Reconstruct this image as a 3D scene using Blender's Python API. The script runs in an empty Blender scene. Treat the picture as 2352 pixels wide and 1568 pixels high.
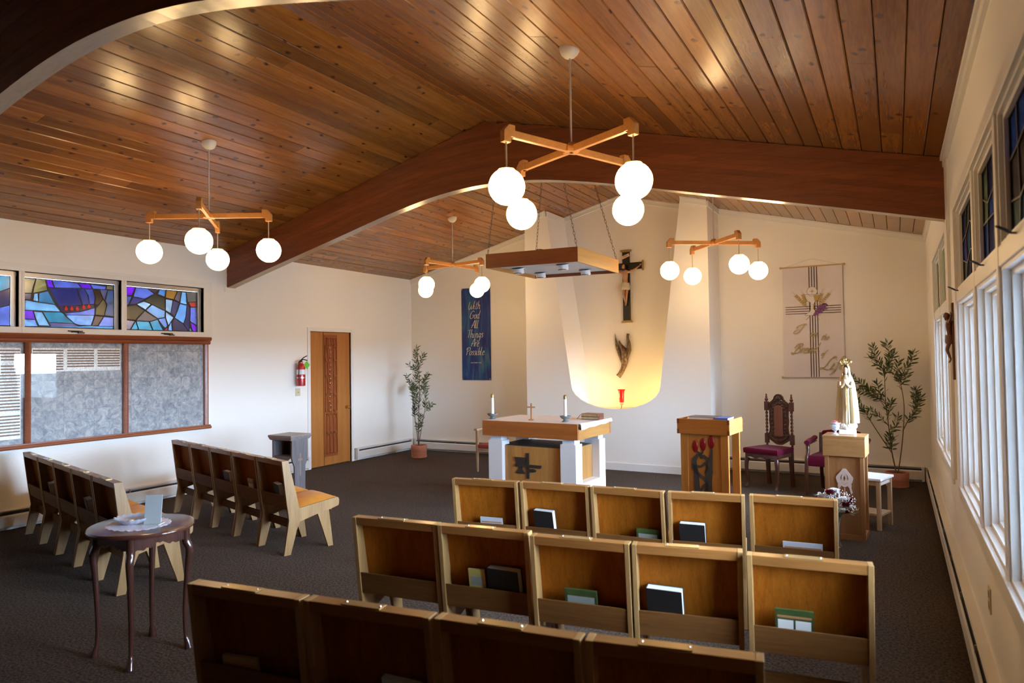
import bpy, bmesh, math, random
from math import sin, cos, pi, radians as R_
from mathutils import Vector as V, Matrix, geometry
random.seed(7)
S = bpy.context.scene
COL = S.collection
EYE = 1.5859
# ---------------------------------------------------------------- camera
cam_d = bpy.data.cameras.new('camera'); cam = bpy.data.objects.new('camera', cam_d); COL.objects.link(cam)
cam_d.sensor_width = 36; cam_d.sensor_fit = 'HORIZONTAL'; cam_d.lens = 24.0
cam_d.clip_start = .05; cam_d.clip_end = 500
yaw, pitch, roll = .5117, .0247, -.0147
fw = V((-sin(yaw)*cos(pitch), cos(yaw)*cos(pitch), sin(pitch)))
r0 = V((cos(yaw), sin(yaw), 0)); u0 = r0.cross(fw)
rr = r0*cos(roll)+u0*sin(roll); uu = -r0*sin(roll)+u0*cos(roll)
m = Matrix((( rr.x, uu.x, -fw.x, 0), (rr.y, uu.y, -fw.y, 0), (rr.z, uu.z, -fw.z, EYE), (0, 0, 0, 1)))
cam.matrix_world = m
cam_d.dof.use_dof = True; cam_d.dof.focus_distance = 7.5; cam_d.dof.aperture_fstop = 2.8
S.camera = cam
S.view_settings.view_transform = 'Standard'; S.view_settings.look = 'None'
S.view_settings.exposure = 0.25; S.view_settings.gamma = 1.0; S.view_settings.use_curve_mapping = False
# ---------------------------------------------------------------- sky: bright even overcast
SKY = 34.0
w = bpy.data.worlds.new('sky'); S.world = w; w.use_nodes = True
bg = w.node_tree.nodes['Background']; bg.inputs['Color'].default_value = (.50, .71, 1.0, 1); bg.inputs['Strength'].default_value = SKY
GLOBE = 22.0          # lamp globe emission
GLOBE_COL = (1.0, .66, .30)
LAMPW = 7.0           # niche lamps, watt
sun_d = bpy.data.lights.new('hazy_sun', 'SUN'); sun_d.energy = 46.0; sun_d.angle = R_(78); sun_d.color = (.62, .79, 1.0)
sun = bpy.data.objects.new('hazy_sun', sun_d); COL.objects.link(sun)     # broad bright haze, front right, low
sun.rotation_euler = V((1.0, .14, .10)).to_track_quat('Z', 'Y').to_euler()
# room constants
L, RX, B, F = -7.5287, .3511, 9.7429, -5.0
H, HR, MX = 3.0114, 4.0109, -3.5888
SL = (HR-H)/(MX-L)
def roof(x): return H+SL*(x-L) if x < MX else H+SL*(RX-x)
def portal(name, x, y, z, sy, sz, ry):
    d = bpy.data.lights.new(name, 'AREA'); d.shape = 'RECTANGLE'; d.size = sz; d.size_y = sy
    d.cycles.is_portal = True
    o = bpy.data.objects.new(name, d); o.location = (x, y, z); o.rotation_euler = (0, ry, 0); COL.objects.link(o)
for (y0, y1) in ((5.94, 7.93), (2.24, 5.13)):
    portal('daylight_portal', RX+.17, (y0+y1)/2, 1.6, y1-y0, 1.85, pi/2)
portal('daylight_portal', L-.17, 3.5, 2.24, 4.1, .58, -pi/2)

# ---------------------------------------------------------------- materials
MATS = {}
def nt(name):
    m = bpy.data.materials.new(name); m.use_nodes = True
    t = m.node_tree; return m, t, t.nodes['Principled BSDF']
def P(name, col, rough=.5, metal=0, noise=0, nscale=20, bump=0, bscale=200, coat=0, spec=.5, **kw):
    if name in MATS: return MATS[name]
    m, t, b = nt(name); N = t.nodes; K = t.links
    b.inputs['Base Color'].default_value = (*col, 1); b.inputs['Roughness'].default_value = rough
    b.inputs['Metallic'].default_value = metal; b.inputs['Coat Weight'].default_value = coat
    b.inputs['Coat Roughness'].default_value = .12; b.inputs['Specular IOR Level'].default_value = spec
    for k, v in kw.items(): b.inputs[k.replace('_', ' ')].default_value = v
    tc = N.new('ShaderNodeTexCoord')
    if noise:
        n = N.new('ShaderNodeTexNoise'); n.inputs['Scale'].default_value = nscale; n.inputs['Detail'].default_value = 5
        K.new(tc.outputs['Object'], n.inputs['Vector'])
        cr = N.new('ShaderNodeValToRGB')
        cr.color_ramp.elements[0].position = .3; cr.color_ramp.elements[1].position = .7
        cr.color_ramp.elements[0].color = (*[c*(1-noise) for c in col], 1)
        cr.color_ramp.elements[1].color = (*[min(1, c*(1+noise)) for c in col], 1)
        K.new(n.outputs['Fac'], cr.inputs['Fac']); K.new(cr.outputs['Color'], b.inputs['Base Color'])
    if bump:
        n = N.new('ShaderNodeTexNoise'); n.inputs['Scale'].default_value = bscale; n.inputs['Detail'].default_value = 3
        K.new(tc.outputs['Object'], n.inputs['Vector'])
        bp = N.new('ShaderNodeBump'); bp.inputs['Strength'].default_value = bump; bp.inputs['Distance'].default_value = .01
        K.new(n.outputs['Fac'], bp.inputs['Height']); K.new(bp.outputs['Normal'], b.inputs['Normal'])
    MATS[name] = m; return m
def WOOD(name, c1, c2, axis='z', scale=9, rough=.35, coat=0, knots=0, rnd=.0, stretch=.06, bump=.05, spec=.5):
    if name in MATS: return MATS[name]
    m, t, b = nt(name); N = t.nodes; K = t.links
    b.inputs['Roughness'].default_value = rough; b.inputs['Coat Weight'].default_value = coat; b.inputs['Coat Roughness'].default_value = .18
    b.inputs['Specular IOR Level'].default_value = spec
    tc = N.new('ShaderNodeTexCoord'); oi = N.new('ShaderNodeObjectInfo')
    ml = N.new('ShaderNodeMath'); ml.operation = 'MULTIPLY'; ml.inputs[1].default_value = 37.0; K.new(oi.outputs['Random'], ml.inputs[0])
    ad = N.new('ShaderNodeVectorMath'); ad.operation = 'ADD'; K.new(tc.outputs['Object'], ad.inputs[0]); K.new(ml.outputs[0], ad.inputs[1])
    mp = N.new('ShaderNodeMapping'); mp.inputs['Scale'].default_value = [scale*(stretch if a == axis else 1)*(1) for a in 'xyz']
    K.new(ad.outputs[0], mp.inputs['Vector'])
    n = N.new('ShaderNodeTexNoise'); n.inputs['Scale'].default_value = 1.6; n.inputs['Detail'].default_value = 6; n.inputs['Distortion'].default_value = .6
    n.inputs['Roughness'].default_value = .62
    K.new(mp.outputs[0], n.inputs['Vector'])
    n2 = N.new('ShaderNodeTexNoise'); n2.inputs['Scale'].default_value = 14; n2.inputs['Detail'].default_value = 3; K.new(mp.outputs[0], n2.inputs['Vector'])
    mx0 = N.new('ShaderNodeMath'); mx0.operation = 'MULTIPLY_ADD'; mx0.inputs[1].default_value = .35; K.new(n2.outputs['Fac'], mx0.inputs[0])
    mm = N.new('ShaderNodeMath'); mm.operation = 'MULTIPLY'; mm.inputs[1].default_value = .65; K.new(n.outputs['Fac'], mm.inputs[0]); K.new(mm.outputs[0], mx0.inputs[2])
    cr = N.new('ShaderNodeValToRGB'); cr.color_ramp.elements[0].position = .36; cr.color_ramp.elements[1].position = .64
    cr.color_ramp.elements[0].color = (*c1, 1); cr.color_ramp.elements[1].color = (*c2, 1)
    K.new(mx0.outputs[0], cr.inputs['Fac']); out = cr.outputs['Color']
    if rnd:
        mr = N.new('ShaderNodeMapRange'); mr.inputs['To Min'].default_value = 1-rnd; mr.inputs['To Max'].default_value = 1+rnd*.8
        K.new(oi.outputs['Random'], mr.inputs['Value'])
        vm = N.new('ShaderNodeVectorMath'); vm.operation = 'SCALE'; K.new(out, vm.inputs[0]); K.new(mr.outputs[0], vm.inputs['Scale']); out = vm.outputs[0]
    if knots:
        vo = N.new('ShaderNodeTexVoronoi'); vo.voronoi_dimensions = '2D'; vo.inputs['Scale'].default_value = 4.0
        mp2 = N.new('ShaderNodeMapping'); mp2.inputs['Scale'].default_value = (1.0, .72, 1); K.new(ad.outputs[0], mp2.inputs['Vector'])
        nd = N.new('ShaderNodeTexNoise'); nd.inputs['Scale'].default_value = 22; K.new(ad.outputs[0], nd.inputs['Vector'])
        va = N.new('ShaderNodeVectorMath'); va.operation = 'MULTIPLY_ADD'; va.inputs[1].default_value = (.035, .035, .035)
        K.new(nd.outputs['Color'], va.inputs[0]); K.new(mp2.outputs[0], va.inputs[2]); K.new(va.outputs[0], vo.inputs['Vector'])
        k2 = N.new('ShaderNodeValToRGB'); k2.color_ramp.elements[0].position = .03; k2.color_ramp.elements[1].position = .085
        k2.color_ramp.elements[0].color = (1, 1, 1, 1); k2.color_ramp.elements[1].color = (0, 0, 0, 1)
        K.new(vo.outputs['Distance'], k2.inputs['Fac'])
        mk = N.new('ShaderNodeMath'); mk.operation = 'MULTIPLY'; mk.inputs[1].default_value = knots; K.new(k2.outputs['Color'], mk.inputs[0])
        mx = N.new('ShaderNodeMix'); mx.data_type = 'RGBA'; K.new(mk.outputs[0], mx.inputs['Factor']); K.new(out, mx.inputs['A'])
        mx.inputs['B'].default_value = (c1[0]*.16, c1[1]*.12, c1[2]*.12, 1); out = mx.outputs['Result']
    K.new(out, b.inputs['Base Color'])
    if bump:
        bp = N.new('ShaderNodeBump'); bp.inputs['Strength'].default_value = bump; bp.inputs['Distance'].default_value = .004
        K.new(mx0.outputs[0], bp.inputs['Height']); K.new(bp.outputs['Normal'], b.inputs['Normal'])
    MATS[name] = m; return m
def GLASS(name, col=(1, 1, 1), rough=.0, mixf=.12, ior=1.5):
    if name in MATS: return MATS[name]
    m = bpy.data.materials.new(name); m.use_nodes = True; t = m.node_tree; N = t.nodes; K = t.links
    N.remove(N['Principled BSDF']); o = N['Material Output']
    tr = N.new('ShaderNodeBsdfTransparent'); tr.inputs['Color'].default_value = (*col, 1)
    gl = N.new('ShaderNodeBsdfGlossy'); gl.inputs['Roughness'].default_value = rough
    mx = N.new('ShaderNodeMixShader'); fr = N.new('ShaderNodeFresnel'); fr.inputs['IOR'].default_value = ior
    K.new(fr.outputs[0], mx.inputs['Fac']) if mixf is None else None
    if mixf is not None:
        ma = N.new('ShaderNodeMath'); ma.operation = 'MAXIMUM'; ma.inputs[1].default_value = mixf; K.new(fr.outputs[0], ma.inputs[0]); K.new(ma.outputs[0], mx.inputs['Fac'])
    K.new(tr.outputs[0], mx.inputs[1]); K.new(gl.outputs[0], mx.inputs[2]); K.new(mx.outputs[0], o.inputs['Surface'])
    MATS[name] = m; return m
def STAIN(name, col):                              # textured stained glass, lets coloured daylight through
    if name in MATS: return MATS[name]
    m = bpy.data.materials.new(name); m.use_nodes = True; t = m.node_tree; N = t.nodes; K = t.links
    N.remove(N['Principled BSDF']); o = N['Material Output']
    tc = N.new('ShaderNodeTexCoord'); n = N.new('ShaderNodeTexNoise'); n.inputs['Scale'].default_value = 16; n.inputs['Detail'].default_value = 4
    n.inputs['Distortion'].default_value = 1.2
    K.new(tc.outputs['Object'], n.inputs['Vector'])
    cr = N.new('ShaderNodeValToRGB'); cr.color_ramp.elements[0].position = .35; cr.color_ramp.elements[1].position = .75
    cr.color_ramp.elements[0].color = (*[math.sqrt(min(1, c*.5*1.15/SKY)) for c in col], 1); cr.color_ramp.elements[1].color = (*[math.sqrt(min(1, c*1.4*1.15/SKY)) for c in col], 1)
    K.new(n.outputs['Fac'], cr.inputs['Fac'])
    tr = N.new('ShaderNodeBsdfTransparent'); K.new(cr.outputs['Color'], tr.inputs['Color'])
    gl = N.new('ShaderNodeBsdfGlossy'); gl.inputs['Roughness'].default_value = .15; gl.inputs['Color'].default_value = (.8, .8, .8, 1)
    mx = N.new('ShaderNodeMixShader'); mx.inputs['Fac'].default_value = .05
    K.new(tr.outputs[0], mx.inputs[1]); K.new(gl.outputs[0], mx.inputs[2]); K.new(mx.outputs[0], o.inputs['Surface'])
    MATS[name] = m; return m
def EMIT(name, col, s):
    m = bpy.data.materials.new(name); m.use_nodes = True; b = m.node_tree.nodes['Principled BSDF']
    b.inputs['Base Color'].default_value = (*col, 1); b.inputs['Emission Color'].default_value = (*col, 1); b.inputs['Emission Strength'].default_value = s
    return m
wall_m = P('painted_plaster', (.88, .85, .79), .6, bump=.12, bscale=60, spec=.35)
trim_m = P('white_trim_paint', (.82, .80, .76), .35, bump=.04, bscale=30)
heat_m = P('enamelled_heater_white', (.72, .70, .66), .35, noise=.05, nscale=3)
black_m = P('black', (.012, .011, .011), .5)
dark_m = P('dark_gap', (.02, .017, .015), .8)
plank_m = WOOD('knotty_pine_plank', (.20, .066, .0095), (.345, .135, .022), 'y', 9, .25, .25, knots=.9, rnd=.34, bump=.03)
beam_m = WOOD('glulam_stained', (.15, .038, .009), (.25, .070, .018), 'x', 8, .45, .12, rnd=.16, bump=.08)
lit_soffit_m = WOOD('glulam_lit_soffit', (.36, .24, .13), (.46, .32, .18), 'x', 6, .26, .35, bump=.05)  # same beam wood, paler: the lit sheen of the underside put into its colour
maple_z = WOOD('maple', (.27, .135, .042), (.39, .22, .08), 'z', 10, .4, .1, rnd=.1)
oakz = WOOD('seat_oak_panel', (.215, .055, .003), (.34, .102, .0075), 'z', 16, .55, .0, spec=.12, rnd=.12, stretch=.05)
oakx = WOOD('seat_oak_rail', (.20, .075, .017), (.30, .122, .031), 'x', 10, .3, .3, rnd=.12)
oakd = WOOD('seat_oak_rack', (.12, .044, .011), (.19, .078, .020), 'x', 10, .5, .0, spec=.2, rnd=.1)
brass = P('brass', (.75, .5, .16), .25, metal=1)
steel = P('steel', (.6, .6, .6), .3, metal=1)
white_p = P('white_paint', (.83, .83, .84), .4)
lampwood = WOOD('pendant_wood', (.42, .17, .04), (.56, .25, .065), 'x', 8, .4, .1)
paper = P('paper', (.78, .76, .70), .8)
blackcover = P('book_cover_black', (.018, .016, .015), .4)

# ---------------------------------------------------------------- mesh builder
class MB:
    def __init__(s): s.v = []; s.f = []; s.mi = []; s.mode = 0
    def add(s, vs, fs, mi=0):
        o = len(s.v); s.v += [tuple(v) for v in vs]; s.f += [tuple(i+o for i in f) for f in fs]; s.mi += [mi]*len(fs); return s
    def box(s, x0, x1, y0, y1, z0, z1, mi=0):
        return s.add([(x, y, z) for z in (z0, z1) for y in (y0, y1) for x in (x0, x1)],
                     [(0, 2, 3, 1), (4, 5, 7, 6), (0, 1, 5, 4), (2, 6, 7, 3), (0, 4, 6, 2), (1, 3, 7, 5)], mi)
    def prism(s, pts, a, b, ax='y', mi=0):   # pts 2d polygon, extruded along axis from a to b
        n = len(pts)
        area = sum(pts[i][0]*pts[(i+1) % n][1]-pts[(i+1) % n][0]*pts[i][1] for i in range(n))
        if area < 0: pts = pts[::-1]
        def mk(p, t): return (p[0], t, p[1]) if ax == 'y' else ((t, p[0], p[1]) if ax == 'x' else (p[0], p[1], t))
        if ax == 'y': a, b = b, a
        vs = [mk(p, a) for p in pts]+[mk(p, b) for p in pts]
        fs = [tuple(range(n))[::-1], tuple(range(n, 2*n))]+[(i, (i+1) % n, n+(i+1) % n, n+i) for i in range(n)]
        return s.add(vs, fs, mi)
    def loft(s, rings, cap=True, mi=0):
        n = len(rings[0]); vs = [p for r in rings for p in r]; fs = []
        for i in range(len(rings)-1):
            for j in range(n):
                k = (j+1) % n; fs.append((i*n+j, i*n+k, (i+1)*n+k, (i+1)*n+j))
        if cap: fs.append(tuple(range(n))[::-1]); fs.append(tuple(range((len(rings)-1)*n, len(rings)*n)))
        return s.add(vs, fs, mi)
    def lathe(s, prof, c=(0, 0, 0), n=20, mi=0, sx=1, sy=1):
        return s.loft([[(c[0]+r*sx*cos(2*pi*j/n), c[1]+r*sy*sin(2*pi*j/n), c[2]+z) for j in range(n)] for r, z in prof], True, mi)
    def tube(s, pts, r, n=8, mi=0, closed=False, flat=1.0):
        pts = [V(p) for p in pts]; rs = r if isinstance(r, (list, tuple)) else [r]*len(pts)
        rings = []; up = None
        for i, p in enumerate(pts):
            if closed: d = pts[(i+1) % len(pts)]-pts[i-1]
            else: d = pts[min(i+1, len(pts)-1)]-pts[max(i-1, 0)]
            d.normalize()
            if up is None: up = V((0, 0, 1)) if abs(d.z) < .9 else V((1, 0, 0))
            a = d.cross(up); a.normalize(); b = a.cross(d); up = b
            rings.append([p+a*rs[i]*cos(2*pi*j/n)+b*rs[i]*flat*sin(2*pi*j/n) for j in range(n)])
        if closed: rings.append(rings[0]); return s.loft(rings, False, mi)
        return s.loft(rings, True, mi)
    def ball(s, c, r, n=12, m_=8, mi=0, sz=1, sx=1, sy=1):
        return s.loft([[(c[0]+r*sx*sin(pi*(i+.001)/(m_+.002))*cos(2*pi*j/n), c[1]+r*sy*sin(pi*(i+.001)/(m_+.002))*sin(2*pi*j/n), c[2]-r*sz*cos(pi*i/m_)) for j in range(n)] for i in range(m_+1)], True, mi)
    def xf(s, M):
        s.v = [tuple(M @ V(v)) for v in s.v]; return s
    def build(s, name, mat, parent=None, smooth=False, bevel=0, kind=None, loc=None, rotz=None, auto=True):
        me = bpy.data.meshes.new(name); me.from_pydata(s.v, [], s.f)
        mats = mat if isinstance(mat, (list, tuple)) else [mat]
        for mm in mats: me.materials.append(mm)
        for p, i in zip(me.polygons, s.mi): p.material_index = i; p.use_smooth = smooth
        me.update()
        o = bpy.data.objects.new(name, me); COL.objects.link(o)
        if smooth and auto:
            try: me.set_sharp_from_angle(angle=R_(40))
            except Exception: pass
        if parent is not None: o.parent = parent
        if bevel:
            bv = o.modifiers.new('bevel', 'BEVEL'); bv.width = bevel; bv.segments = 2; bv.limit_method = 'ANGLE'
        if kind: o['kind'] = kind
        if loc: o.location = loc
        if rotz is not None: o.rotation_euler = (0, 0, rotz)
        return o
def rect(a, b, c, d): return [(a, c), (b, c), (b, d), (a, d)]
def thing(name, label, cat, loc=(0, 0, 0), rotz=0, group=None):
    o = bpy.data.objects.new(name, None); COL.objects.link(o); o.empty_display_size = .1
    o.location = loc; o.rotation_euler = (0, 0, rotz); o['label'] = label; o['category'] = cat
    if group: o['group'] = group
    return o
def tag(o, label, cat, group=None):
    o['label'] = label; o['category'] = cat
    if group: o['group'] = group
    return o
def struct(name):
    o = bpy.data.objects.new(name, None); COL.objects.link(o); o['kind'] = 'structure'; return o
def dup(root, loc, rotz, label=None, group=None, scale=None):
    r = root.copy(); COL.objects.link(r); r.location = loc; r.rotation_euler = (0, 0, rotz)
    if label: r['label'] = label
    if group: r['group'] = group
    if scale: r.scale = scale
    for ch in list(root.children):
        c = ch.copy(); COL.objects.link(c); c.parent = r
        for g in list(ch.children):
            d = g.copy(); COL.objects.link(d); d.parent = c
    return r
def crom(pts, k=6):
    n = len(pts); out = []
    for i in range(n-1):
        p0, p1, p2, p3 = pts[max(i-1, 0)], pts[i], pts[i+1], pts[min(i+2, n-1)]
        for j in range(k):
            t = j/k
            out.append(tuple(.5*((2*b)+(-a+c)*t+(2*a-5*b+4*c-d)*t*t+(-a+3*b-3*c+d)*t**3) for a, b, c, d in zip(p0, p1, p2, p3)))
    out.append(tuple(pts[-1])); return out

# ================================================================ ROOM SHELL
T = .16
MB().box(L-T, RX+T, F-T, B+T, -.12, 0).build('floor', None or P('carpet_base', (.1, .09, .08), .95), kind='structure')
S_floor = bpy.data.objects['floor']
def carpet():
    m, t, b = nt('carpet'); N = t.nodes; K = t.links
    b.inputs['Roughness'].default_value = .95; b.inputs['Specular IOR Level'].default_value = .05
    b.inputs['Sheen Weight'].default_value = .06; b.inputs['Sheen Roughness'].default_value = .5
    tc = N.new('ShaderNodeTexCoord')
    n = N.new('ShaderNodeTexNoise'); n.inputs['Scale'].default_value = 70; n.inputs['Detail'].default_value = 6; n.inputs['Roughness'].default_value = .75
    n2 = N.new('ShaderNodeTexNoise'); n2.inputs['Scale'].default_value = 1.3; n2.inputs['Detail'].default_value = 3
    K.new(tc.outputs['Object'], n.inputs['Vector']); K.new(tc.outputs['Object'], n2.inputs['Vector'])
    cr = N.new('ShaderNodeValToRGB'); e = cr.color_ramp.elements
    e[0].position = .40; e[0].color = (.009, .006, .004, 1); e[1].position = .64; e[1].color = (.15, .095, .060, 1)
    K.new(n.outputs['Fac'], cr.inputs['Fac'])
    mr = N.new('ShaderNodeMapRange'); mr.inputs['To Min'].default_value = .75; mr.inputs['To Max'].default_value = 1.25; K.new(n2.outputs['Fac'], mr.inputs['Value'])
    vm = N.new('ShaderNodeVectorMath'); vm.operation = 'SCALE'; K.new(cr.outputs['Color'], vm.inputs[0]); K.new(mr.outputs[0], vm.inputs['Scale'])
    K.new(vm.outputs[0], b.inputs['Base Color'])
    bp = N.new('ShaderNodeBump'); bp.inputs['Strength'].default_value = .9; bp.inputs['Distance'].default_value = .012
    K.new(n.outputs['Fac'], bp.inputs['Height']); K.new(bp.outputs['Normal'], b.inputs['Normal'])
    return m
S_floor.data.materials[0] = carpet()
gm = P('outside_ground', (.32, .31, .28), .95, noise=.2, nscale=.25)
MB().box(RX+T+.3, 260, -260, 260, -1.6, -1.5).build('outside_ground', gm, kind='structure')
MB().box(-260, L-T-.3, -260, 260, -1.6, -1.5).build('outside_ground', gm, kind='structure')
# walls with openings: list of rectangles in (y,z)
def wall_with_holes(name, x0, x1, holes, top):
    mb = MB(); ys = sorted({F, B} | {h[0] for h in holes} | {h[1] for h in holes})
    for a, b in zip(ys, ys[1:]):
        hs = sorted([(h[2], h[3]) for h in holes if h[0] <= a+1e-6 and h[1] >= b-1e-6]); z = 0
        for c, d in hs:
            if c > z: mb.box(x0, x1, a, b, z, c)
            z = d
        mb.box(x0, x1, a, b, z, top)
    return mb.build(name, wall_m, kind='structure')
# left wall: three stained transoms + door opening
LWIN = [(1.5, 2.43), (2.505, 3.477), (3.53, 4.501), (4.561, 5.541)]
DY0, DY1, DH = 7.317, 8.177, 2.03
holes_l = [(a, b, 1.968, 2.52) for a, b in LWIN]+[(DY0, DY1, 0, DH)]
wl = wall_with_holes('wall_left', L-T, L, holes_l, H+.02)
# right wall: tall window bays
UPZ = (1.975, 2.475); LOZ = (.735, 1.90)
RB = [(-1.15, -.18), (-.10, .82), (.90, 1.36), (1.36, 1.36)]
RBAYS = [(5.96, 6.90), (6.97, 7.92), (4.07, 5.13), (3.18, 3.99), (2.24, 3.10)]
holes_r = []
for a, b in RBAYS: holes_r += [(a, b, *LOZ), (a, b, *UPZ)]
wr = wall_with_holes('wall_right', RX, RX+T, holes_r, H+.02)
def gable(y0, y1, name):
    pts = [(L-T, 0), (RX+T, 0), (RX+T, H-.02), (RX, H+.04), (MX, HR+.04), (L, H+.04), (L-T, H-.02)]
    return MB().prism(pts, y0, y1, 'y').build(name, wall_m, kind='structure')
gable(B, B+T, 'wall_back'); gable(F-T, F, 'wall_front'); bpy.data.objects['wall_front'].data.materials[0] = P('rear_panelling', (.22, .18, .14), .6)
# ceiling: backing slabs + planks running front to back
ceil_o = struct('ceiling')
sl_len = math.hypot(MX-L, HR-H); ang = math.atan(SL)
bk = MB()
for s_ in (-1, 1):
    xa = MX+s_*(sl_len*cos(ang)+.3); za = HR-(sl_len*sin(ang)+.3*SL)
    bk.prism([(xa, za+.03), (MX, HR+.03), (MX, HR+.2), (xa, za+.2)], F-.2, B+.2, 'y')
bk.build('roof_deck', P('roof_deck_dark', (.05, .025, .012), .9), ceil_o)
PW = .1402; TH = .022
rp = random.Random(3)
NP = int(sl_len/PW)+1
for side in (-1, 1):
    for i in range(NP):
        y = F-rp.random()*3
        while y < B:
            ln = rp.uniform(2.4, 4.9); y1 = min(y+ln, B+.02); y0 = max(y, F)
            if y1-y0 > .05:
                w_ = min(PW, sl_len-i*PW); g = .0022; vb = .0055
                xs = [-w_/2+g, w_/2-g]
                ye0, ye1 = -(y1-y0)/2+.001, (y1-y0)/2-.001
                rings = []
                prof = [(xs[0], TH), (xs[0], vb), (xs[0]+vb, 0), (xs[1]-vb, 0), (xs[1], vb), (xs[1], TH)]
                mb = MB().loft([[(p[0], ye0, p[1]) for p in prof], [(p[0], ye1, p[1]) for p in prof]])
                o = mb.build('plank', plank_m, ceil_o)
                dist = i*PW+w_/2; jig = rp.uniform(-.0015, .0015)
                o.location = (MX+side*dist*cos(ang), (y0+y1)/2, HR-dist*sin(ang)+.001+jig)
                o.rotation_euler = (0, side*ang, 0)
            y += ln
# cove trim under the roof
def cove(name, pts, depth_dir):
    pass
ct = MB()
def gable_trim(mb, y, x0, x1, t=.018, h=.075, sy=-1):
    n = [x0]+([MX] if x0 < MX < x1 else [])+[x1]
    for a, b in zip(n, n[1:]):
        mb.prism([(a, roof(a)), (b, roof(b)), (b, roof(b)-h), (a, roof(a)-h)], y, y+sy*t, 'y')
        mb.prism([(a, roof(a)), (b, roof(b)), (b, roof(b)-h*.3), (a, roof(a)-h*.3)], y, y+sy*t*1.8, 'y')
# niche block constants
BX0, BX1, BY = -4.863, -2.128, 9.10
NT = (-4.504, -2.483); NLz, NLx = 1.185, (-4.131, -2.803)
tb = MB(); gable_trim(tb, B, L, BX0); tb.build('trim_1', trim_m, kind='structure')
tb = MB(); gable_trim(tb, B, BX1, RX); tb.build('trim_2', trim_m, kind='structure')
def nx(s, z):      # slanted niche side at height z
    a = NT[s]; b = NLx[s]; z1 = roof(a)
    return b+(a-b)*(z-NLz)/(z1-NLz)
tb = MB(); gable_trim(tb, B, NT[0], NT[1])
gable_trim(tb, BY, BX0, NT[0]); gable_trim(tb, BY, NT[1], BX1)
for (x, s) in ((NT[0], 1), (BX1, 1)):
    tb.box(x, x+.018, BY, B, roof(x)-.085, roof(x)-.005)
tb.build('trim_3', trim_m, kind='structure')
tb = MB(); tb.box(RX-.02, RX, F, B, H-.075, H+.003); tb.box(RX-.034, RX-.02, F, B, H-.025, H+.003); tb.build('trim_4', trim_m, kind='structure')
# niche block: front sheet with opening, side returns
nb = MB(); FT = .045
na = 14; cx = (NLx[0]+NLx[1])/2; hw = (NLx[1]-NLx[0])/2; dz = .335
arc = [(cx-hw*cos(pi*k/na), NLz-dz*sin(pi*k/na)) for k in range(na+1)]
outline_l = [(BX0, 0), (BX0, roof(BX0)), (NT[0], roof(NT[0]))]
# front sheet as quads strip pieces
def sheet(pts): nb.prism(pts, BY, BY+FT, 'y')
sheet([(BX0, NLz), (NLx[0], NLz), (NT[0], roof(NT[0])), (BX0, roof(BX0))])
sheet([(NLx[1], NLz), (BX1, NLz), (BX1, roof(BX1)), (NT[1], roof(NT[1]))])
sheet([(BX0, 0), (NLx[0], 0), (NLx[0], NLz), (BX0, NLz)]); sheet([(NLx[1], 0), (BX1, 0), (BX1, NLz), (NLx[1], NLz)])
for (a, b) in zip(arc, arc[1:]): sheet([(a[0], 0), (b[0], 0), b, a])
# inner sides, floor, outer sides
bz = .835
for s, sg in ((0, -1), (1, 1)):
    a0, a1 = nx(s, bz), NT[s]
    nb.prism([(a0, bz), (a1, roof(a1)), (a1+sg*.05, roof(a1+sg*.05)), (a0+sg*.05, bz)], BY+FT, B, 'y')
nb.box(nx(0, bz)-.05, nx(1, bz)+.05, BY+FT, B, bz-.05, bz)
nb.box(BX0, BX0+.04, BY+FT, B, 0, roof(BX0)); nb.box(BX1-.04, BX1, BY+FT, B, 0, roof(BX1)-.01)
nb.build('wall_niche', wall_m, kind='structure')
MB().box(BX0, BX1+.012, BY-.014, BY, 0, .10).box(BX1, BX1+.014, BY, B, 0, .10).build('baseboard_back', trim_m, kind='structure')
for i, x in enumerate((-4.0, -2.93)):
    d = bpy.data.lights.new('niche_lamp', 'POINT'); d.energy = LAMPW; d.color = (1, .62, .2); d.shadow_soft_size = .03
    o = bpy.data.objects.new('niche_lamp', d); o.location = (x, BY+.14, .915); COL.objects.link(o)

# laminated beams
def beam_bot(x):
    t = abs(x-MX)
    knots = [(0, 3.362), (.45, 3.345), (.95, 3.262), (1.4, 3.165), (1.85, 3.052), (2.5, 2.90), (3.3, 2.71), (3.95, 2.548)]
    for (a, za), (b, zb) in zip(knots, knots[1:]):
        if t <= b: return za+(zb-za)*(t-a)/(b-a)
    return knots[-1][1]
_kn = [beam_bot(MX-3.95+i*.05) for i in range(159)]
def bbs(x):       # smoothed
    return sum(beam_bot(x+d) for d in (-.3, -.2, -.1, 0, .1, .2, .3))/7 if abs(x-MX) < 3.5 else beam_bot(x)
def make_beam(y0, y1):
    r = struct('ceiling_beam')
    n = 56; xs = [L+(RX-L)*i/n for i in range(n+1)]; t = .046; k = 0
    while k*t < .68:
        mb = MB(); run = []
        def flush():
            if len(run) > 1:
                rings = [[(x, y0+dy, a), (x, y0+dy, b), (x, y1-dy, b), (x, y1-dy, a)] for x, a, b in run]
                mb.loft(rings)
        dy = [0, .0018, .0006, .0022][k % 4]
        for x in xs:
            a = bbs(x)+k*t; b = min(a+t-.0008, roof(x)-.004)
            if b > a+.001: run.append((x, a, b))
            else: flush(); run = []
        flush()
        if mb.v:
            o = mb.build('lamination', [beam_m, lit_soffit_m] if k == 0 else beam_m, r)
            if k == 0:
                for p in o.data.polygons:
                    if abs(p.normal.z) > .5: p.material_index = 1
        k += 1
    return r
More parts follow.
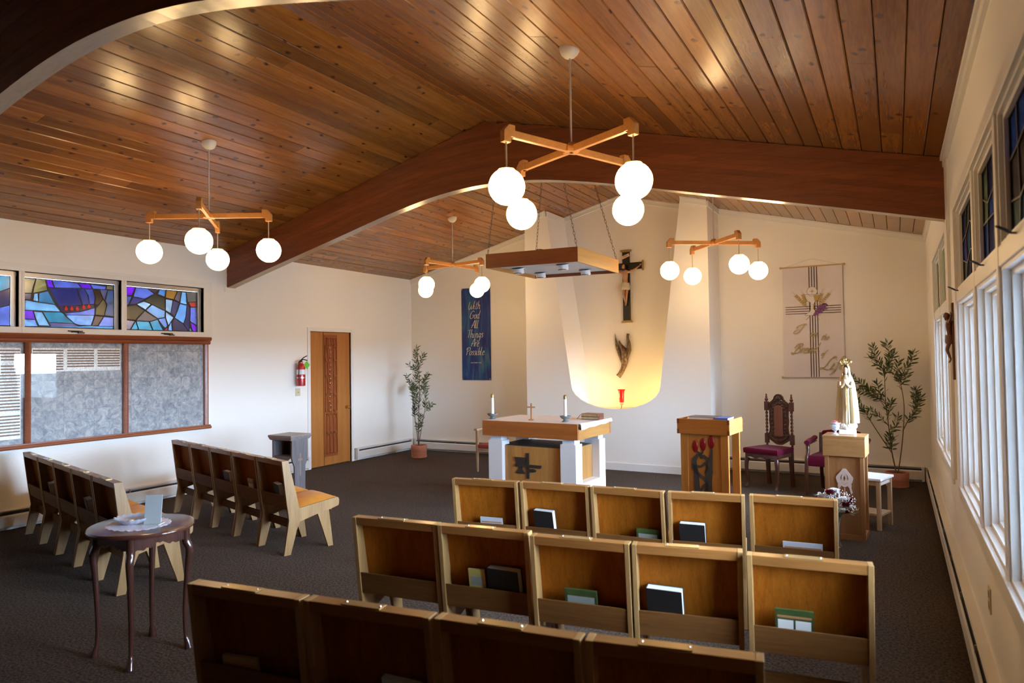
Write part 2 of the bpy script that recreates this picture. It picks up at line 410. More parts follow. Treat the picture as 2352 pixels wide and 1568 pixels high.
# bottom lamination: underside coloured pale to imitate light on it, then stained stack
def make_beam2(y0, y1):
    r = make_beam(y0, y1)
    return r
for (y0, y1) in ((5.886, 6.0), (2.06, 2.165), (-1.77, -1.66)): make_beam2(y0, y1)
# pale pilaster boards under the beam ends
MB().box(RX-.02, RX, 5.66, 5.93, .70, 2.515).box(RX-.012, RX, 5.62, 5.97, 2.40, 2.95).build('trim_5', trim_m, kind='structure')
MB().box(L, L+.012, 5.85, 6.03, 2.50, 2.56).build('trim_6', trim_m, kind='structure')

# ================================================================ STAINED GLASS (left transoms)
SG1 = ((285, 190), (1240, 240), (1232, 730), (275, 712), [
 ((.40,.27,.13), [(290,195),(405,200),(380,290),(362,360),(288,360)]), ((.16,.10,.13), [(288,360),(362,360),(358,428),(286,425)]),
 ((.50,.32,.09), [(405,200),(500,200),(522,320),(372,358),(382,290)]), ((.32,.02,.95), [(500,200),(560,205),(585,290),(525,292)]),
 ((.22,.24,.80), [(560,205),(830,235),(875,285),(585,290)]), ((.32,.02,.95), [(830,235),(965,240),(990,288),(875,285)]),
 ((.22,.24,.80), [(965,240),(1150,262),(1140,292),(990,288)]), ((.40,.25,.10), [(1150,248),(1237,250),(1232,295),(1140,292)]),
 ((.035,.035,.16), [(525,292),(830,290),(850,380),(875,440),(880,470),(620,485),(560,360)]),
 ((.06,.06,.22), [(830,290),(900,292),(940,360),(955,462),(880,470),(850,380)]), ((.09,.10,.36), [(900,292),(1000,290),(1022,380),(1010,460),(955,462),(940,360)]),
 ((.10,.04,.02), [(1000,290),(1070,292),(1110,400),(1050,470),(1010,460),(1022,380)]), ((.18,.13,.20), [(1070,292),(1165,295),(1130,420),(1110,400)]),
 ((.08,.13,.22), [(1165,295),(1236,295),(1232,592),(1120,582),(1150,460),(1130,420)]), ((.24,.13,.04), [(1050,470),(1110,400),(1130,420),(1150,460),(1120,582),(1015,576),(1020,495)]),
 ((.10,.34,.50), [(430,350),(525,325),(595,470),(422,448)]), ((.50,.80,1.0), [(385,355),(422,352),(425,445),(370,438)]),
 ((.45,.78,1.0), [(290,430),(422,448),(595,474),(650,545),(290,535)]), ((.42,.06,.80), [(285,537),(375,540),(395,635),(285,630)]),
 ((.52,.82,1.0), [(375,545),(460,550),(535,700),(425,700),(395,635)]), ((.38,.55,1.0), [(285,630),(395,635),(425,712),(278,712)]),
 ((.05,.02,.06), [(620,487),(880,472),(1010,462),(1020,495),(850,540),(680,560),(650,545)]), ((.30,.33,.92), [(680,562),(850,542),(1020,497),(1015,577),(700,577)]),
 ((.07,.38,.46), [(460,552),(650,547),(680,562),(700,592),(782,670),(520,662)]), ((.32,.18,.36), [(520,664),(782,672),(838,702),(540,704)]),
 ((.42,.62,1.0), [(700,579),(1012,579),(975,690),(838,690),(782,670),(700,592)]), ((.30,.12,.10), [(1015,579),(1110,590),(1045,696),(975,690)]),
 ((.42,.46,1.0), [(1110,590),(1232,600),(1228,696),(1045,696)]), ((.15,.50,.75), [(535,704),(838,702),(975,692),(1045,698),(1228,698),(1232,728),(425,712)]),
], [((.9,.02,.02), (700,515)), ((.9,.02,.02), (760,513)), ((.9,.02,.02), (818,512)), ((.9,.02,.02), (888,495)), ((.9,.02,.02), (945,485))])
SG2 = ((1375, 272), (2118, 328), (2115, 752), (1372, 738), [
 ((.42,.02,.95), [(1375,272),(1475,285),(1440,375),(1375,370)]), ((.26,.30,.85), [(1475,285),(1590,292),(1660,350),(1560,410),(1450,385)]),
 ((.12,.06,.05), [(1590,290),(1710,300),(1662,350)]), ((.17,.32,.60), [(1710,300),(1780,308),(1765,385),(1690,355)]),
 ((.75,.25,.03), [(1780,308),(1900,318),(1860,410),(1768,390)]), ((.32,.16,.14), [(1900,318),(1945,322),(1918,438),(1860,410)]),
 ((.40,.75,1.0), [(1945,322),(1990,328),(2000,466),(1922,448)]), ((.24,.18,.13), [(1990,328),(2118,330),(2112,430),(2005,436)]),
 ((.95,.04,.03), [(2015,435),(2112,432),(2112,487),(2035,485)]), ((.09,.15,.40), [(1375,375),(1440,380),(1410,470),(1375,485)]),
 ((.07,.07,.28), [(1450,385),(1560,410),(1480,465),(1410,470)]), ((.09,.07,.04), [(1660,350),(1765,388),(1770,530),(1625,460),(1560,425)]),
 ((.80,.95,1.0), [(1550,430),(1625,460),(1570,525),(1480,465)]), ((.35,.65,.95), [(1630,465),(1768,532),(1765,600),(1690,617),(1570,527)]),
 ((.85,.95,1.0), [(1772,402),(1850,415),(1825,560),(1770,530)]), ((.10,.08,.15), [(1850,415),(1920,440),(1890,540),(1860,602),(1825,560)]),
 ((.32,.62,1.0), [(1922,450),(2000,468),(1987,600),(1960,668),(1865,605)]), ((.05,.04,.11), [(2002,440),(2035,487),(2030,640),(2020,748),(1960,670),(1987,600)]),
 ((.28,.30,.82), [(2037,487),(2112,487),(2112,690),(2030,640)]), ((.48,.02,.90), [(2030,645),(2112,692),(2112,750),(2060,747)]), ((.08,.35,.38), [(2026,700),(2058,748),(2022,748)]),
 ((.07,.05,.03), [(1375,490),(1480,468),(1560,530),(1500,600),(1470,638),(1375,625)]), ((.18,.12,.12), [(1560,530),(1690,620),(1620,645),(1475,638),(1502,600)]),
 ((.60,.34,.36), [(1372,630),(1468,642),(1420,737),(1372,736)]), ((.08,.60,.72), [(1472,642),(1500,737),(1424,737)]),
 ((.10,.65,.75), [(1475,642),(1605,648),(1640,740),(1502,738)]), ((.08,.55,.70), [(1607,648),(1690,622),(1745,738),(1642,740)]),
 ((.40,.55,1.0), [(1692,620),(1765,602),(1792,690),(1770,716),(1745,700)]), ((.75,.88,1.0), [(1772,537),(1858,602),(1800,690),(1767,600)]),
 ((.45,.75,1.0), [(1800,692),(1832,642),(1840,747),(1795,745)]), ((.75,.05,.08), [(1770,716),(1792,700),(1800,745),(1750,742)]), ((.11,.07,.11), [(1862,607),(1960,670),(2020,748),(1842,747),(1834,640)]),
], [])
rs = random.Random(11)
def rand_sg():
    cols = [(.25,.3,.85), (.32,.02,.95), (.1,.35,.5), (.4,.7,1), (.4,.27,.1), (.05,.04,.12), (.3,.13,.1), (.1,.5,.6)]
    polys = []; nx_, nz = 5, 3; g = {}
    for i in range(nx_+1):
        for j in range(nz+1):
            g[i, j] = (i*200+(rs.uniform(-60, 60) if 0 < i < nx_ else 0), j*170+(rs.uniform(-50, 50) if 0 < j < nz else 0))
    for i in range(nx_):
        for j in range(nz): polys.append((rs.choice(cols), [g[i, j], g[i+1, j], g[i+1, j+1], g[i, j+1]]))
    return ((0, 0), (1000, 0), (1000, 510), (0, 510), polys, [])
def stained(parent, SG, x, y0, y1, z0, z1, flip=1):
    c00, c10, c11, c01, polys, drops = SG
    def inv(p):
        # approx bilinear inverse by iteration
        s = t = .5
        for _ in range(12):
            fx = (1-s)*(1-t)*c00[0]+s*(1-t)*c10[0]+s*t*c11[0]+(1-s)*t*c01[0]-p[0]
            fy = (1-s)*(1-t)*c00[1]+s*(1-t)*c10[1]+s*t*c11[1]+(1-s)*t*c01[1]-p[1]
            s -= fx/(c10[0]-c00[0]); t -= fy/(c01[1]-c00[1])
        return min(1, max(0, s)), min(1, max(0, t))
    W, Hh = y1-y0, z1-z0
    P2 = []
    for col, pts in polys:
        q = [inv(p) for p in pts]; q = [(y0+s*W, z1-t*Hh) for s, t in q]
        cx_ = sum(a for a, b in q)/len(q); cz_ = sum(b for a, b in q)/len(q)
        ins = .0042
        def sh(p):
            d = math.hypot(p[0]-cx_, p[1]-cz_); k = max(.5, 1-ins*1.6/max(d, .01)); return (cx_+(p[0]-cx_)*k, cz_+(p[1]-cz_)*k)
        P2.append((col, [sh(p) for p in q]))
    verts = [V(p) for p in ((y0, z0), (y1, z0), (y1, z1), (y0, z1))]; faces = [[0, 1, 2, 3]]
    for col, q in P2:
        a = sum(q[i][0]*q[(i+1) % len(q)][1]-q[(i+1) % len(q)][0]*q[i][1] for i in range(len(q)))
        if a < 0: q = q[::-1]
        o = len(verts); verts += [V(p) for p in q]; faces.append(list(range(o, o+len(q))))
    v2, e2, f2, ov, oe, of = geometry.delaunay_2d_cdt(verts, [], faces, 1, 1e-5)
    came = MB(); per = {}
    for f, ids in zip(f2, of):
        ids2 = [i for i in ids if i > 0]; tri = [(v2[i].x, v2[i].y) for i in f]
        if ids2: per.setdefault(min(ids2), []).append(tri)
        elif 0 in ids: came.prism(tri, x-.004, x+.004, 'x')
    came.build('lead_came', P('lead', (.02, .018, .022), .5), parent)
    for i, (col, q) in enumerate(P2):
        if i+1 in per:
            mb = MB(); cnt = {}
            for tri in per[i+1]:
                for q_ in range(3):
                    e_ = (tri[q_], tri[(q_+1) % 3]); cnt.setdefault(frozenset(e_), []).append(e_)
            for tri in per[i+1]:
                mb.add([(x+.0015, a_, b_) for a_, b_ in tri], [(0, 1, 2)]); mb.add([(x-.0015, a_, b_) for a_, b_ in tri], [(0, 2, 1)])
            for es in cnt.values():
                if len(es) == 1:
                    (a_, b_) = es[0]; mb.add([(x-.0015, *a_), (x-.0015, *b_), (x+.0015, *b_), (x+.0015, *a_)], [(0, 1, 2, 3)])
            # weld: single flat fan is fine, faces kept on the two sides only
            mb.build('glass_piece', STAIN('stained_%02d_%02d_%02d' % tuple(int(c*99) for c in col), col), parent)
    for col, p in drops:
        s, t = inv(p); cy_, cz_ = y0+s*W, z1-t*Hh
        q = [(cy_+.017*sin(a)*(1 if a < pi else 1), cz_-.018*cos(a)) for a in [k*2*pi/12 for k in range(12)]]
        q = [(a_, b_ if b_ < cz_+.01 else cz_+.034) if abs(a_-cy_) < .006 and b_ > cz_ else (a_, b_) for a_, b_ in q]
        MB().prism(q, x+.0045, x+.0065, 'x').build('flame_piece', P('flame_red_glass', (.85, .03, .02), .2, Emission_Strength=0), parent)
alum = P('weathered_aluminium', (.42, .40, .38), .35, metal=.6)
for k, (a, b) in enumerate(LWIN):
    r = struct('window_%d' % (k+1))
    fr = MB()   # wooden casing round the opening, flush to wall, and inner sash
    fr.box(L-.10, L+.012, a-.03, a, 1.90, 2.56).box(L-.10, L+.012, b, b+.03, 1.90, 2.56)
    fr.box(L-.10, L+.014, a-.03, b+.03, 2.52, 2.565).box(L-.10, L+.016, a-.03, b+.03, 1.90, 1.968)
    fr.build('window_frame', trim_m, r, bevel=.002)
    sh = MB()
    xo = L-.075
    sh.box(xo-.02, xo+.02, a, a+.018, 1.968, 2.52).box(xo-.02, xo+.02, b-.018, b, 1.968, 2.52)
    sh.box(xo-.02, xo+.02, a, b, 2.49, 2.52).box(xo-.02, xo+.02, a, b, 1.968, 1.982)
    sh.build('sash', alum, r)
    stained(r, [rand_sg(), rand_sg(), SG1, SG2][k], L-.045, a+.012, b-.05, 1.972, 2.468)
    MB().box(L-.052, L-.038, a+.002, b, 2.470, 2.512).box(L-.052, L-.038, b-.048, b-.006, 1.972, 2.470).build('panel_frame', alum, r)
    hk = MB()
    for t in (.3, .72): hk.tube([(L-.045, a+(b-a)*t, 2.455), (L-.045, a+(b-a)*t, 2.50), (L-.06, a+(b-a)*t+.006, 2.505)], .003, 6)
    hk.build('hook', steel, r)
    lt = MB(); ym = (a+b)/2
    lt.box(L+.016, L+.030, ym-.05, ym+.06, 1.925, 1.945).box(L+.03, L+.045, ym+.01, ym+.07, 1.915, 1.93).tube([(L+.03, ym-.09, 1.940), (L+.04, ym, 1.935), (L+.035, ym+.04, 1.93)], .006, 6)
    lt.build('latch', P('dark_bronze', (.10, .08, .06), .35, metal=.9), r)
    MB().box(L-.125, L-.12, a, b, 1.968, 2.52).build('outer_pane', GLASS('clear_glass', (.98, .99, 1), 0, .03), r)
MB().box(L, L+.010, 1.35, 5.66, 2.565, 2.60).box(L, L+.009, 5.571, 5.66, 1.90, 2.5645).build('trim_7', trim_m, kind='structure')

# ================================================================ RIGHT WINDOWS
latch_m = P('latch_dark', (.05, .045, .05), .3, metal=.9)
def rframe(mb, a, b, z0, z1):
    # stepped casing: three stops going outward
    for k, (dx, wd) in enumerate(((.0, .014), (.028, .034), (.056, .052), (.088, .075))):
        x0, x1 = RX+dx, RX+dx+.034
        mb.box(x0, x1, a, a+wd, z0, z1).box(x0, x1, b-wd, b, z0, z1).box(x0, x1, a+wd, b-wd, z0, z0+wd).box(x0, x1, a+wd, b-wd, z1-wd, z1)
k = 4
for (a, b) in RBAYS:
    k += 1; r = struct('window_%d' % k)
    mb = MB(); rframe(mb, a, b, *LOZ)
    for dx, wd in ((.0, .014), (.016, .034)):
        x0, x1 = RX+dx, RX+dx+.026; z0, z1 = UPZ
        mb.box(x0, x1, a, a+wd, z0, z1).box(x0, x1, b-wd, b, z0, z1).box(x0, x1, a+wd, b-wd, z0, z0+wd).box(x0, x1, a+wd, b-wd, z1-wd, z1)
    mb.build('window_frame', trim_m, r)
    MB().box(RX+.108, RX+.112, a+.07, b-.07, LOZ[0]+.07, LOZ[1]-.07).build('pane', GLASS('clear_glass', (.98, .99, 1), 0, .03), r)
    # stained upper light
    cols = [(.14,.06,.03), (.16,.11,.05), (.04,.03,.06), (.05,.10,.10), (.09,.05,.14), (.24,.17,.05), (.04,.06,.14), (.05,.03,.02)]
    if a > 5.9: cols = [(.35,.75,.15), (.75,.6,.15), (.5,.25,.5), (.6,.5,.35)]
    polys = []; g = {}
    for i in range(5):
        for j in range(4): g[i, j] = (i*250+(rs.uniform(-70, 70) if 0 < i < 4 else 0), j*170+(rs.uniform(-50, 50) if 0 < j < 3 else 0))
    for i in range(4):
        for j in range(3): polys.append((rs.choice(cols), [g[i, j], g[i+1, j], g[i+1, j+1], g[i, j+1]]))
    stained(r, ((0, 0), (1000, 0), (1000, 510), (0, 510), polys, []), RX+.034, a+.034, b-.034, UPZ[0]+.034, UPZ[1]-.034)
    if a > 5.9: continue
    lt = MB(); ym = b-.16 if b > 5 else (a+b)/2
    lt.tube([(RX, ym, 1.960), (RX-.022, ym-.004, 1.962), (RX-.034, ym-.008, 1.970), (RX-.062, ym-.02, 1.985)], [.008, .008, .010, .007], 8, flat=.5)
    lt.box(RX-.006, RX, ym-.03, ym+.03, 1.942, 1.968)
    lt.build('latch', latch_m, r)
tb = MB()     # casings around the two window groups
for (a, b) in ((5.96, 7.92), (2.24, 5.13)):
    tb.box(RX-.0165, RX, b, b+.09 if b > 6 else b+.12, .66, 2.53).box(RX-.018, RX, a-.07, b+.085, 2.475, 2.545)
    tb.box(RX-.022, RX+.0, a-.07, b+.1, .695, .735).box(RX-.014, RX, a-.07, b+.09, .63, .695)
    tb.box(RX-.008, RX, a-.07, b+.09, 1.90, 1.975)
tb.box(RX-.014, RX, 5.88, 5.96, .66, 2.53)
for (a, b) in zip(sorted(RBAYS)[:-1], sorted(RBAYS)[1:]):
    if b[0]-a[1] < .2: tb.box(RX-.010, RX, a[1]+.01, b[0]-.01, .735, 2.475)
tb.build('trim_8', trim_m, kind='structure', bevel=.003)

# ================================================================ DOOR
dr = struct('door_1')
door_w = WOOD('door_veneer', (.36, .13, .025), (.48, .19, .045), 'z', 9, .35, .25, stretch=.05)
door_c = WOOD('door_carved', (.24, .060, .015), (.34, .095, .025), 'z', 12, .35, .2)
MB().box(L-.06, L-.02, DY0+.004, 7.60, .012, DH-.004).build('door_stile', door_w, dr)
MB().box(L-.06, L-.02, 7.613, DY1-.004, .012, DH-.004).build('door_leaf', door_w, dr)
cp = MB(); ca, cb = 7.620, 7.890      # carved strip with arched tracery
cp.box(L-.02, L-.012, ca, cb, .14, 1.985)
def arch_bars(z0, z1, ya, yb, n=1):
    wd = (yb-ya)/n
    for i in range(n):
        a, b = ya+i*wd, ya+(i+1)*wd; mid = (a+b)/2
        cp.box(L-.012, L+.0, a, a+.010, z0, z1); cp.box(L-.012, L, b-.010, b, z0, z1)
        pts = [(L-.004, a+.006, z1-.12), (L-.004, a+.012, z1-.06), (L-.004, mid, z1-.012), (L-.004, b-.012, z1-.06), (L-.004, b-.006, z1-.12)]
        cp.tube(crom(pts, 4), .008, 6)
    cp.box(L-.012, L, ya, yb, z1-.012, z1); cp.box(L-.012, L, ya, yb, z0, z0+.012)
arch_bars(.18, .50, ca+.03, cb-.01, 3); arch_bars(.50, .79, ca+.03, cb-.01, 3)
for (z0, z1) in ((.82, 1.08), (1.08, 1.36), (1.36, 1.60), (1.60, 1.82)):
    arch_bars(z0, z1, ca+.01, ca+.07); arch_bars(z0, z1, cb-.09, cb-.01)
arch_bars(1.85, 1.94, ca+.04, cb-.01, 4)
for i in range(15):
    z = .84+i*.068; cp.ball((L-.004, 7.735+.012*sin(i*2.1), z), .026, 8, 5, sx=.45, sz=1.1)
cp.build('carved_panel', door_c, dr, smooth=True)
kb = MB(); kb.lathe([(.028, 0), (.026, .006), (.010, .008), (.010, .03), (.02, .035), (.028, .05), (.024, .065), (.005, .07)], n=16)
kb.xf(Matrix.Translation((L-.02, 8.09, .86)) @ Matrix.Rotation(pi/2, 4, 'Y')); kb.build('door_knob', brass, dr, smooth=True)
for z in (1.75, 1.05, .30): MB().box(L-.022, L-.004, DY0-.010, DY0+.012, z-.05, z+.05).build('hinge', brass, dr)
fm = MB(); cw = .055
fm.box(L-.05, L+.014, DY0-cw, DY0, 0, DH+cw).box(L-.05, L+.014, DY1, DY1+cw, 0, DH+cw).box(L-.05, L+.014, DY0, DY1, DH, DH+cw)
fm.build('door_frame', trim_m, dr, bevel=.003)
MB().box(L-T-.02, L-.065, DY0-.02, DY1+.02, 0, DH+.02).build('door_backing', dark_m, dr)

# ================================================================ BASEBOARD HEATERS
def heater(label, p0, p1, side, ends=True):
    # runs from p0 to p1, 'side' unit vector pointing into room
    a, b = V(p0), V(p1); ln = (b-a).length; d = (b-a).normalized()
    rz = math.atan2(d.y, d.x)
    r = thing('baseboard_heater', label, 'heater', (a.x, a.y, 0), rz, 'white baseboard heaters')
    s = 1 if V((-sin(rz), cos(rz))).dot(V(side)) > 0 else -1
    def bb(x0, x1, y0, y1, z0, z1, mb=None):
        y0, y1 = sorted((s*y0, s*y1)); return (mb or MB()).box(x0, x1, y0, y1, z0, z1)
    bb(0, ln, 0, .012, .02, .195).build('back_plate', heat_m, r)
    m1 = MB(); pts = [(s*.062, .035), (s*.066, .04), (s*.066, .135), (s*.058, .152), (s*.055, .15), (s*.06, .04)]
    m1.prism(pts, 0.02, ln-.02, 'x'); m1.build('front_cover', heat_m, r)
    m2 = MB(); m2.prism([(s*.0, .198), (s*.045, .198), (s*.050, .188), (s*.044, .192), (s*.0, .192)], 0, ln, 'x'); m2.build('top_hood', heat_m, r)
    m3 = MB(); bb(.02, ln-.02, .012, .05, .05, .165, m3); m3.build('fin_element', black_m, r)
    for x in (0, ln-.03): bb(x, x+.03, .0, .068, .02, .196).build('end_cap', heat_m, r)
    nb_ = int(ln/.8)
    if nb_ > 1:
        m4 = MB()
        for i in range(1, nb_): bb(i*ln/nb_, i*ln/nb_+.008, .045, .06, .15, .19, m4)
        m4.build('damper_bracket', steel, r)
    return r
heater('long white baseboard heater on left wall under the memorial board', (L, 1.0), (L, 7.24), (1, 0))
heater('short white baseboard heater on left wall between door and corner plant', (L, 8.25), (L, 9.66), (1, 0))
heater('white baseboard heater below the blue banner', (-7.44, B), (BX0, B), (0, -1))
heater('white baseboard heater behind the carved chair and right plant', (BX1+.02, B), (.27, B), (0, -1))
heater('long white baseboard heater running under the right-hand windows', (RX, 9.70), (RX, -1.0), (-1, 0))

# ================================================================ MEMORIAL BOARD
bd = thing('memorial_board', 'long wood-framed glazed memorial board with grey stone tiles under the stained windows', 'board', (L, 0, 0))
cherry = WOOD('board_cherry', (.22, .062, .025), (.33, .10, .042), 'y', 8, .3, .3)
def stone():
    m, t, b = nt('grey_stone_tile'); N = t.nodes; K = t.links; b.inputs['Roughness'].default_value = .38
    tc = N.new('ShaderNodeTexCoord'); oi = N.new('ShaderNodeObjectInfo')
    ml = N.new('ShaderNodeMath'); ml.operation = 'MULTIPLY'; ml.inputs[1].default_value = 53; K.new(oi.outputs['Random'], ml.inputs[0])
    ad = N.new('ShaderNodeVectorMath'); ad.operation = 'ADD'; K.new(tc.outputs['Object'], ad.inputs[0]); K.new(ml.outputs[0], ad.inputs[1])
    n = N.new('ShaderNodeTexNoise'); n.inputs['Scale'].default_value = 13; n.inputs['Detail'].default_value = 14; n.inputs['Distortion'].default_value = .9; n.inputs['Roughness'].default_value = .76
    K.new(ad.outputs[0], n.inputs['Vector'])
    cr = N.new('ShaderNodeValToRGB'); e = cr.color_ramp.elements
    e[0].position = .36; e[0].color = (.17, .19, .22, 1); e[1].position = .68; e[1].color = (.66, .63, .58, 1)
    x = e.new(.5); x.color = (.36, .37, .38, 1)
    K.new(n.outputs['Fac'], cr.inputs['Fac']); K.new(cr.outputs['Color'], b.inputs['Base Color'])
    bp = N.new('ShaderNodeBump'); bp.inputs['Strength'].default_value = .35; bp.inputs['Distance'].default_value = .008
    K.new(n.outputs['Fac'], bp.inputs['Height']); K.new(bp.outputs['Normal'], b.inputs['Normal']); return m
stone_m = stone()
bays = [(1.55, 2.46), (2.51, 3.519), (3.566, 4.504), (4.558, 5.525)]
BZ0, BZ1 = .815, 1.815
for (a, b) in bays:
    ts = .305; y = b
    cols_ = []
    while y > a+.01: cols_.append((max(a, y-ts), y)); y -= ts
    for (ya, yb) in cols_:
        z = BZ0
        while z < BZ1-.01:
            zt = min(BZ1, z+ts)
            MB().box(.004, .014+rs.uniform(0, .0015), ya+.0008, yb-.0008, z+.0008, zt-.0008).build('stone_tile', stone_m, bd)
            z += ts
    MB().box(.042, .045, a, b, BZ0, BZ1).build('glass_cover', GLASS('board_glass', (.98, .98, .98), 0, .012, 1.28), bd)
MB().box(0, .004, 1.5, 5.56, BZ0, BZ1).build('backing', dark_m, bd)
mb = MB()
mb.prism([(0, 1.815), (.05, 1.815), (.06, 1.835), (.055, 1.85), (.075, 1.865), (.085, 1.885), (.075, 1.905), (0, 1.905)], 1.4, 5.60, 'y')
mb.build('cap_rail', cherry, bd)
mb = MB(); mb.prism([(0, .77), (.06, .77), (.075, .785), (.07, .80), (.055, .805), (.055, .818), (0, .818)], 1.4, 5.60, 'y'); mb.build('bottom_rail', cherry, bd)
for y in (1.50, 2.485, 3.5425, 4.531, 5.548):
    MB().prism([(0, y-.026), (.05, y-.026), (.058, y-.012), (.064, y), (.058, y+.012), (.05, y+.026), (0, y+.026)], .818, 1.815, 'z').build('post', cherry, bd)
plate1 = P('name_plate_bronze', (.20, .12, .07), .45, metal=.2, noise=.25, nscale=60); plate2 = P('name_plate_pale', (.80, .76, .70), .4, metal=.2, noise=.3, nscale=90)
rowz = lambda i: 1.742-i*.029
def plate(y0, y1, z, i):
    MB().box(.0165, .0205, y0, y1, z-.014, z+.0).build('name_plate', plate1 if rs.random() < .92 else plate2, bd)
MB().box(.0155, .0165, 3.59, 4.485, 1.52, 1.76).build('plate_mount', plate2, bd); MB().box(.0155, .0165, 2.79, 3.492, .87, 1.76).build('plate_mount', plate2, bd)
for (y0, y1, n) in ((3.60, 3.885, 8), (3.925, 4.195, 7), (4.235, 4.475, 7)):
    for i in range(n): plate(y0, y1, 1.742-i*.0275, i)
for i in range(28): plate(3.16, 3.485, 1.742-i*.0305, i)
for i in range(28): plate(2.80, 3.12, 1.742-i*.0305, i)

# ================================================================ PENDANT LIGHTS
globe_m = EMIT('opal_globe_lit', GLOBE_COL, GLOBE)
cream = P('cream_canopy', (.72, .66, .55), .3)
rodm = P('pendant_rod', (.55, .47, .33), .35, metal=.6)
def pendant(label, hx, hy, t1, t2, a=.532, zg=2.587, zh=2.904, gr=.107):
    r = thing('pendant_light', label, 'lamp', (hx, hy, 0), 0, 'four-globe pendant lights')
    zc = roof(hx)
    c = MB().lathe([(.066, 0), (.066, -.012), (.060, -.03), (.042, -.055), (.018, -.068), (.008, -.07)], (0, 0, 0), 24)
    c.xf(Matrix.Translation((0, 0, zc+.008)) @ Matrix.Rotation((1 if hx > MX else -1)*ang, 4, 'Y'))
    c.build('ceiling_canopy', cream, r, smooth=True)
    MB().tube([(0, 0, zc-.055), (0, 0, zh+.03)], .0065, 8).build('stem', P('stem_white_metal', (.60, .56, .50), .35, metal=.3), r, smooth=True)
    MB().lathe([(.02, .045), (.055, .012), (.06, -.005), (.06, -.02)][::-1], (0, 0, zh), 4).build('hub', lampwood, r)
    for ai, t in enumerate((t1, t2)):
        d = V((cos(t), sin(t), 0)); M = Matrix.Rotation(t, 4, 'Z')
        mb = MB().box(-a, a, -.014, .014, zh-.022, zh+.022); 
        mb.xf(M); mb.build('arm', lampwood, r, bevel=.002)
        for s in (-1, 1):
            e = MB()
            pr_ = [(s*(a-.055), zh+.022), (s*(a-.055), zh+.05), (s*(a-.01), zh+.05), (s*(a+.028), zh+.01), (s*(a+.028), zh-.055), (s*(a-.025), zh-.055), (s*(a-.025), zh-.022), (s*(a-.055), zh-.022)]
            e.prism(pr_, -.02, .02, 'y'); e.xf(M); e.build('end_block', lampwood, r, bevel=.002)
            p = d*s*a
            MB().tube([(p.x, p.y, zh-.05), (p.x, p.y, zg+gr*.9)], .005, 6).build('drop_rod', rodm, r, smooth=True)
            g = MB(); n_ = 14; prof = [(gr*sin(pi*(i/n_)), -gr*cos(pi*(i/n_))) for i in range(1, n_-1)]
            prof = [(.002, -gr)]+prof+[(gr*.45, gr*.92), (.004, gr*.925)]
            g.lathe(prof, (p.x, p.y, zg), 24); go = g.build('glass_globe', globe_m, r, smooth=True, auto=False)
            MB().lathe([(.05, .91*gr), (.052, .93*gr), (.02, .97*gr), (.006, 1.02*gr)], (p.x, p.y, zg), 16).build('globe_fitter', brass, r, smooth=True)
    return r
pendant('four-globe wooden cross pendant hanging nearest the stained glass windows', -5.348, 3.997, R_(30.2), R_(135))
pendant('four-globe wooden cross pendant hanging largest in view above the foremost seats', -1.761, 3.941, R_(68.6), R_(155.5))
pendant('four-globe wooden cross pendant hanging in front of the blue banner', -5.37, 7.90, R_(83), R_(171.6))
pendant('four-globe wooden cross pendant hanging to the right of the large wall crucifix', -1.80, 8.00, R_(35.7), R_(131.7), zg=2.563, zh=2.885)

# ================================================================ CHAIN-HUNG LIGHT BOX
lb = thing('light_box', 'square wood-edged light box with white underside hung on four chains over the altar', 'lamp', (0, 0, 0))
cs = [V((-2.761, 6.29, 0)), V((-3.789, 6.201, 0)), V((-3.809, 7.368, 0)), V((-2.761, 7.452, 0))]
bz0, bz1 = 2.55, 2.70
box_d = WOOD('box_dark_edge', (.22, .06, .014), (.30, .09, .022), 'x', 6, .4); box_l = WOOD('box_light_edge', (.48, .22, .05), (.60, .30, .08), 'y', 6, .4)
cen = sum(cs, V((0, 0, 0)))/4
for i in range(4):
    a, b = cs[i], cs[(i+1) % 4]; ai, bi = a+(cen-a).normalized()*.035, b+(cen-b).normalized()*.035
    z0 = bz0
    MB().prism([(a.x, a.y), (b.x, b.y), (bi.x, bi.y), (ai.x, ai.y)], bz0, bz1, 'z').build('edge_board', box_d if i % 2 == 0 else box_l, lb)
MB().prism([tuple((c+(cen-c).normalized()*.03)[:2]) for c in cs], 2.585, 2.60, 'z').build('underside_panel', P('textured_white_tile', (.80, .81, .82), .7, noise=.12, nscale=160, bump=.4, bscale=260), lb)
cans = [(-3.62, 6.62, 2.585), (-3.60, 7.12, 2.585), (-3.08, 6.62, 2.585), (-3.06, 7.18, 2.585)]
for (x, y, z) in cans:
    c = MB().lathe([(.050, -.055), (.056, -.055), (.056, .0), (.075, .0), (.075, .006), (.05, .006), (.048, -.05)], (0, 0, 0), 20)
    c.xf(Matrix.Translation((x, y, z-.008)) @ Matrix.Rotation(R_(14), 4, 'X'))
    o = c.build('spot_can', white_p, lb, smooth=True)
    MB().lathe([(.047, -.058), (.047, -.052), (.030, -.050), (.004, -.049)], (x, y-.013, z-.008), 16).build('lens', P('spot_lens_dark', (.03, .03, .03), .15), o, smooth=True)
chain_m = P('chain_bronze', (.16, .12, .07), .35, metal=.9)
tops = [V((-3.0, 6.3, 0)), V((-3.58, 6.22, 0)), V((-3.60, 7.25, 0)), V((-3.08, 7.35, 0))]
